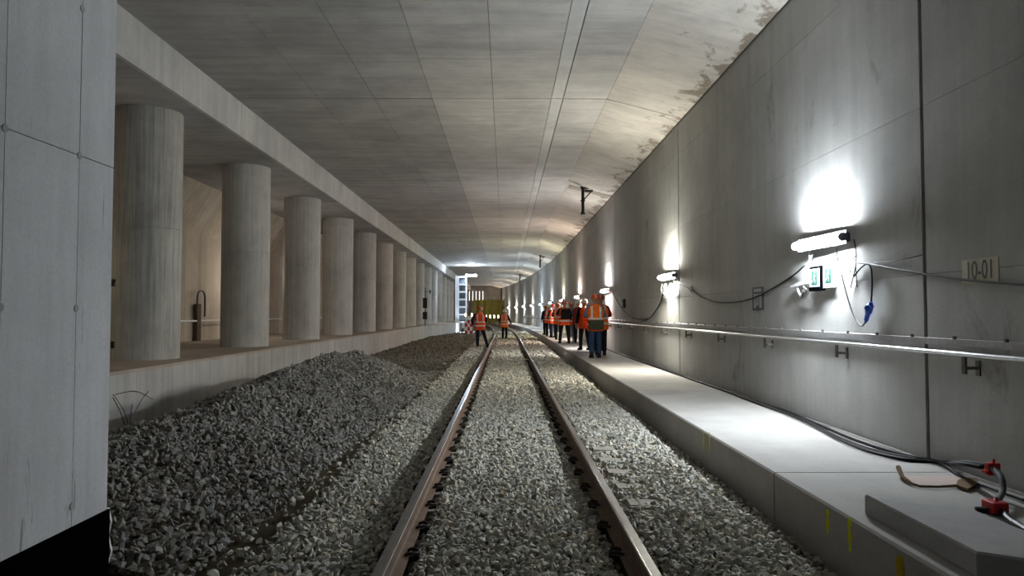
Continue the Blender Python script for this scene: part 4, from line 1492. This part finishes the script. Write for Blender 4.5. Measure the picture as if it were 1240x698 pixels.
    if straps:
        for z in (.92, 1.08):
            bnd = MB()
            bnd.rings([vring(z, 0, .001), vring(z, 0, .005), vring(z + .055, 0, .005), vring(z + .055, 0, .001)], cap=False)
            bnd.build('reflective_band', PM['band'], ve, smooth=True)
        for s in (-1, 1):
            for fb in (-1, 1):
                st_ = MB()
                L, R_ = [], []
                for z in (1.12, 1.22, 1.32, 1.40, 1.45, 1.49):
                    zz = [p[0] for p in PZ]
                    w = np.interp(z, zz, [p[1] for p in PZ]); d = np.interp(z, zz, [p[2] for p in PZ]) + .007
                    for xx, lst in ((.085, L), (.135, R_)):
                        xx = min(xx, w * .93)
                        yy_ = d * max(0.02, 1 - (xx / w) ** 2.35) ** (1 / 2.35)
                        lst.append((s * xx, fb * yy_, z))
                n_ = len(L)
                st_.add(L + R_ + [(p[0], p[1] - fb * .006, p[2]) for p in L + R_],
                        [(i, i + 1, n_ + i + 1, n_ + i) for i in range(n_ - 1)] + [(2 * n_ + i, 3 * n_ + i, 3 * n_ + i + 1, 2 * n_ + i + 1) for i in range(n_ - 1)])
                st_.build('reflective_strap', PM['band'], ve)
    # helmet
    hm = MB()
    n = 28
    rs_ = []
    for (q, zz) in ((1.0, 1.675), (1.01, 1.70), (.97, 1.735), (.86, 1.77), (.66, 1.798), (.38, 1.814), (.05, 1.82)):
        rs_.append([(.108 * q * math.cos(t), .015 + .130 * q * math.sin(t), zz) for t in [2 * math.pi * k / n for k in range(n)]])
    hm.rings(rs_)
    he = hm.build('helmet', PM[helmet], r, smooth=True)
    br_ = MB()
    inn, out_ = [], []
    for k in range(n):
        t = 2 * math.pi * k / n
        ext = .012 + .05 * max(0, math.sin(t)) ** 2
        inn.append((.104 * math.cos(t), .015 + .126 * math.sin(t), 1.69))
        out_.append(((.108 + ext * .6) * math.cos(t), .015 + (.130 + ext) * math.sin(t), 1.674))
    br_.rings([inn, out_, [(p[0], p[1], p[2] - .006) for p in out_], [(p[0], p[1], p[2] - .006) for p in inn]], cap=False)
    br_.build('helmet_brim', PM[helmet], he)
    cr_ = MB()
    hp_ = [(1.01, 1.70), (.97, 1.735), (.86, 1.77), (.66, 1.798), (.38, 1.814), (.0, 1.82)]
    arc_ = [(.015 - .130 * q, zz) for q, zz in hp_] + [(.015 + .130 * q, zz) for q, zz in hp_[-2::-1]]
    cr_.rings([[(-.016, y_ + (y_ - .015) * .045, z_ + .005), (.016, y_ + (y_ - .015) * .045, z_ + .005), (.016, .015 + (y_ - .015) * .95, z_ - .006), (-.016, .015 + (y_ - .015) * .95, z_ - .006)] for y_, z_ in arc_])
    cr_.build('helmet_ridge', PM['band'] if helmet != 'helmet_white' else PM[helmet], he)
    if hood:
        hd = MB()
        rs_ = []
        for (q, zz, yo) in ((1.1, 1.47, -.02), (1.25, 1.52, -.03), (1.2, 1.60, -.035), (1.05, 1.66, -.03)):
            rs_.append([(.10 * q * math.cos(t), yo + .115 * q * math.sin(t), zz) for t in [math.pi + math.pi * k / 14 for k in range(15)]])
        vs_ = [p for q in rs_ for p in q]
        fs_ = [(j * 15 + i, j * 15 + i + 1, (j + 1) * 15 + i + 1, (j + 1) * 15 + i) for j in range(3) for i in range(14)]
        hd.add(vs_ + [(p[0] * .92, p[1] * .92, p[2]) for p in vs_], fs_ + [tuple(60 + i for i in f[::-1]) for f in fs_])
        hd.build('hood', PM[vest], r, smooth=True)
    return r


def walk_pos(px, py):
    q = on_z(px, py, ZK)
    return (q.x, q.y, ZK)


def backpack(person_loc, rot, scale, mat, label, size=(.17, .13, .42), z=1.02):
    r_ = empty('backpack', person_loc, label, 'backpack', local=True)
    r_.rotation_euler = (0, 0, rot)
    r_.scale = (scale * 1.10, scale * 1.06, scale)
    w, d, h = size
    MB().bevel_box(-w, w, -.165 - d, -.165, z, z + h, .045).build('pack_body', PM[mat], r_, smooth=True)
    MB().bevel_box(-w * .75, w * .75, -.165 - d - .05, -.165 - d + .01, z + .03, z + h * .5, .02).build('front_pocket', PM[mat], r_, smooth=True)
    for s in (-1, 1):
        MB().tube(smooth_path([(s * .11, -.175, z + h * .95), (s * .125, -.06, 1.485), (s * .13, .10, 1.44), (s * .13, .178, 1.25), (s * .16, .12, 1.02), (s * .17, -.12, z + .06)], 4), .018, 6).build('strap', PM[mat], r_, smooth=True)
    MB().tube(smooth_path([(-.05, -.19, z + h), (0, -.19, z + h + .05), (.05, -.19, z + h)], 4), .01, 6).build('grab_loop', PM[mat], r_)
    return r_


# the two workers on the track
q = on_z(581, 421, 0.03)
build_person((q.x, q.y, 0.03), 0.15, 'left of two workers on the track, orange vest and red helmet, legs apart', 1.06, 'hip', 'stride', 'helmet_red', 'red_orange', 'navy', 'navy')
q = on_z(611, 412, 0.03)
build_person((q.x, q.y, 0.03), -0.25, 'right of two workers on the track, orange vest and white helmet', 1.0, 'out', 'stand', 'helmet_white', 'orange', 'blackcloth', 'blackcloth')

# the group on the walkway
l1 = walk_pos(721, 433.5)
build_person(l1, 0.05, 'nearest person on the walkway, orange vest over grey sleeves and blue jeans', 1.03, 'front', 'stand', 'helmet_orange', 'orange', 'greycloth', 'jeans')
bg = empty('waist_bag', (l1[0], l1[1], ZK), 'dark olive bag hanging at the back of the nearest person', 'bag', local=True)
bg.scale = (1.13, 1.09, 1.03)
MB().bevel_box(-.19, .19, -.30, -.185, .80, 1.07, .03).build('bag_body', PM['olive'], bg, smooth=True)
MB().bevel_box(-.17, .17, -.315, -.29, .90, 1.06, .01).build('bag_flap', PM['olive'], bg, smooth=True)
MB().tube(smooth_path([(-.18, -.2, 1.03), (-.215, -.05, 1.05), (-.2, .14, 1.06), (0, .185, 1.06), (.2, .14, 1.06), (.215, -.05, 1.05), (.18, -.2, 1.03)], 4), .014, 6).build('bag_strap', PM['olive'], bg, smooth=True)
build_person(walk_pos(727.5, 430.5), -0.1, 'person in dark trousers and red helmet right beside the nearest one', 1.04, 'front', 'stand', 'helmet_red', 'orange', 'darkred', 'blackcloth')
build_person((3.27, 25.2, ZK), 0.1, 'person in bright orange vest closest to the wall on the walkway', 1.02, 'down', 'stand', 'helmet_orange', 'orange', 'orange', 'blackcloth')
build_person(walk_pos(708, 424), 0.3, 'dark clothed person with black shoes left of the nearest one', 1.0, 'down', 'step', 'helmet_white', 'red_orange', 'blackcloth', 'blackcloth', straps=False)
build_person(walk_pos(700, 415.5), -0.1, 'person with white helmet and dark jacket in the middle of the group', 1.04, 'front', 'stand', 'helmet_white', 'darkred', 'greycloth', 'blackcloth', straps=False)
build_person(walk_pos(692, 414), 0.1, 'person in brightly lit orange vest and light shoes mid group', 1.0, 'down', 'stand', 'helmet_orange', 'orange', 'orange', 'greycloth', boots='whiteboot')
l6 = walk_pos(683.5, 416)
build_person(l6, 0.1, 'person at the walkway edge wearing a black backpack and red helmet', 1.03, 'up', 'wide', 'helmet_red', 'red_orange', 'blackcloth', 'blackcloth')
backpack(l6, 0.1, 1.03, 'blackcloth', 'black backpack on the person at the walkway edge')
build_person(walk_pos(676, 411.5), -0.2, 'person in red helmet just left of the backpack wearer', 1.0, 'front', 'stand', 'helmet_red', 'orange', 'navy', 'navy')
build_person(walk_pos(670, 409), 0.4, 'person with crossed bands and dark trousers, third from the left', 0.99, 'hip', 'stand', 'helmet_red', 'red_orange', 'blackcloth', 'navy')
build_person(walk_pos(664.5, 407.5), 0.0, 'person with white helmet, second from the left of the group', 1.0, 'out', 'step', 'helmet_white', 'red_orange', 'blackcloth', 'blackcloth')
build_person(walk_pos(661, 405.5), 0.5, 'farthest dark clothed person at the left end of the group', 0.98, 'down', 'stand', 'helmet_orange', 'darkred', 'blackcloth', 'blackcloth')
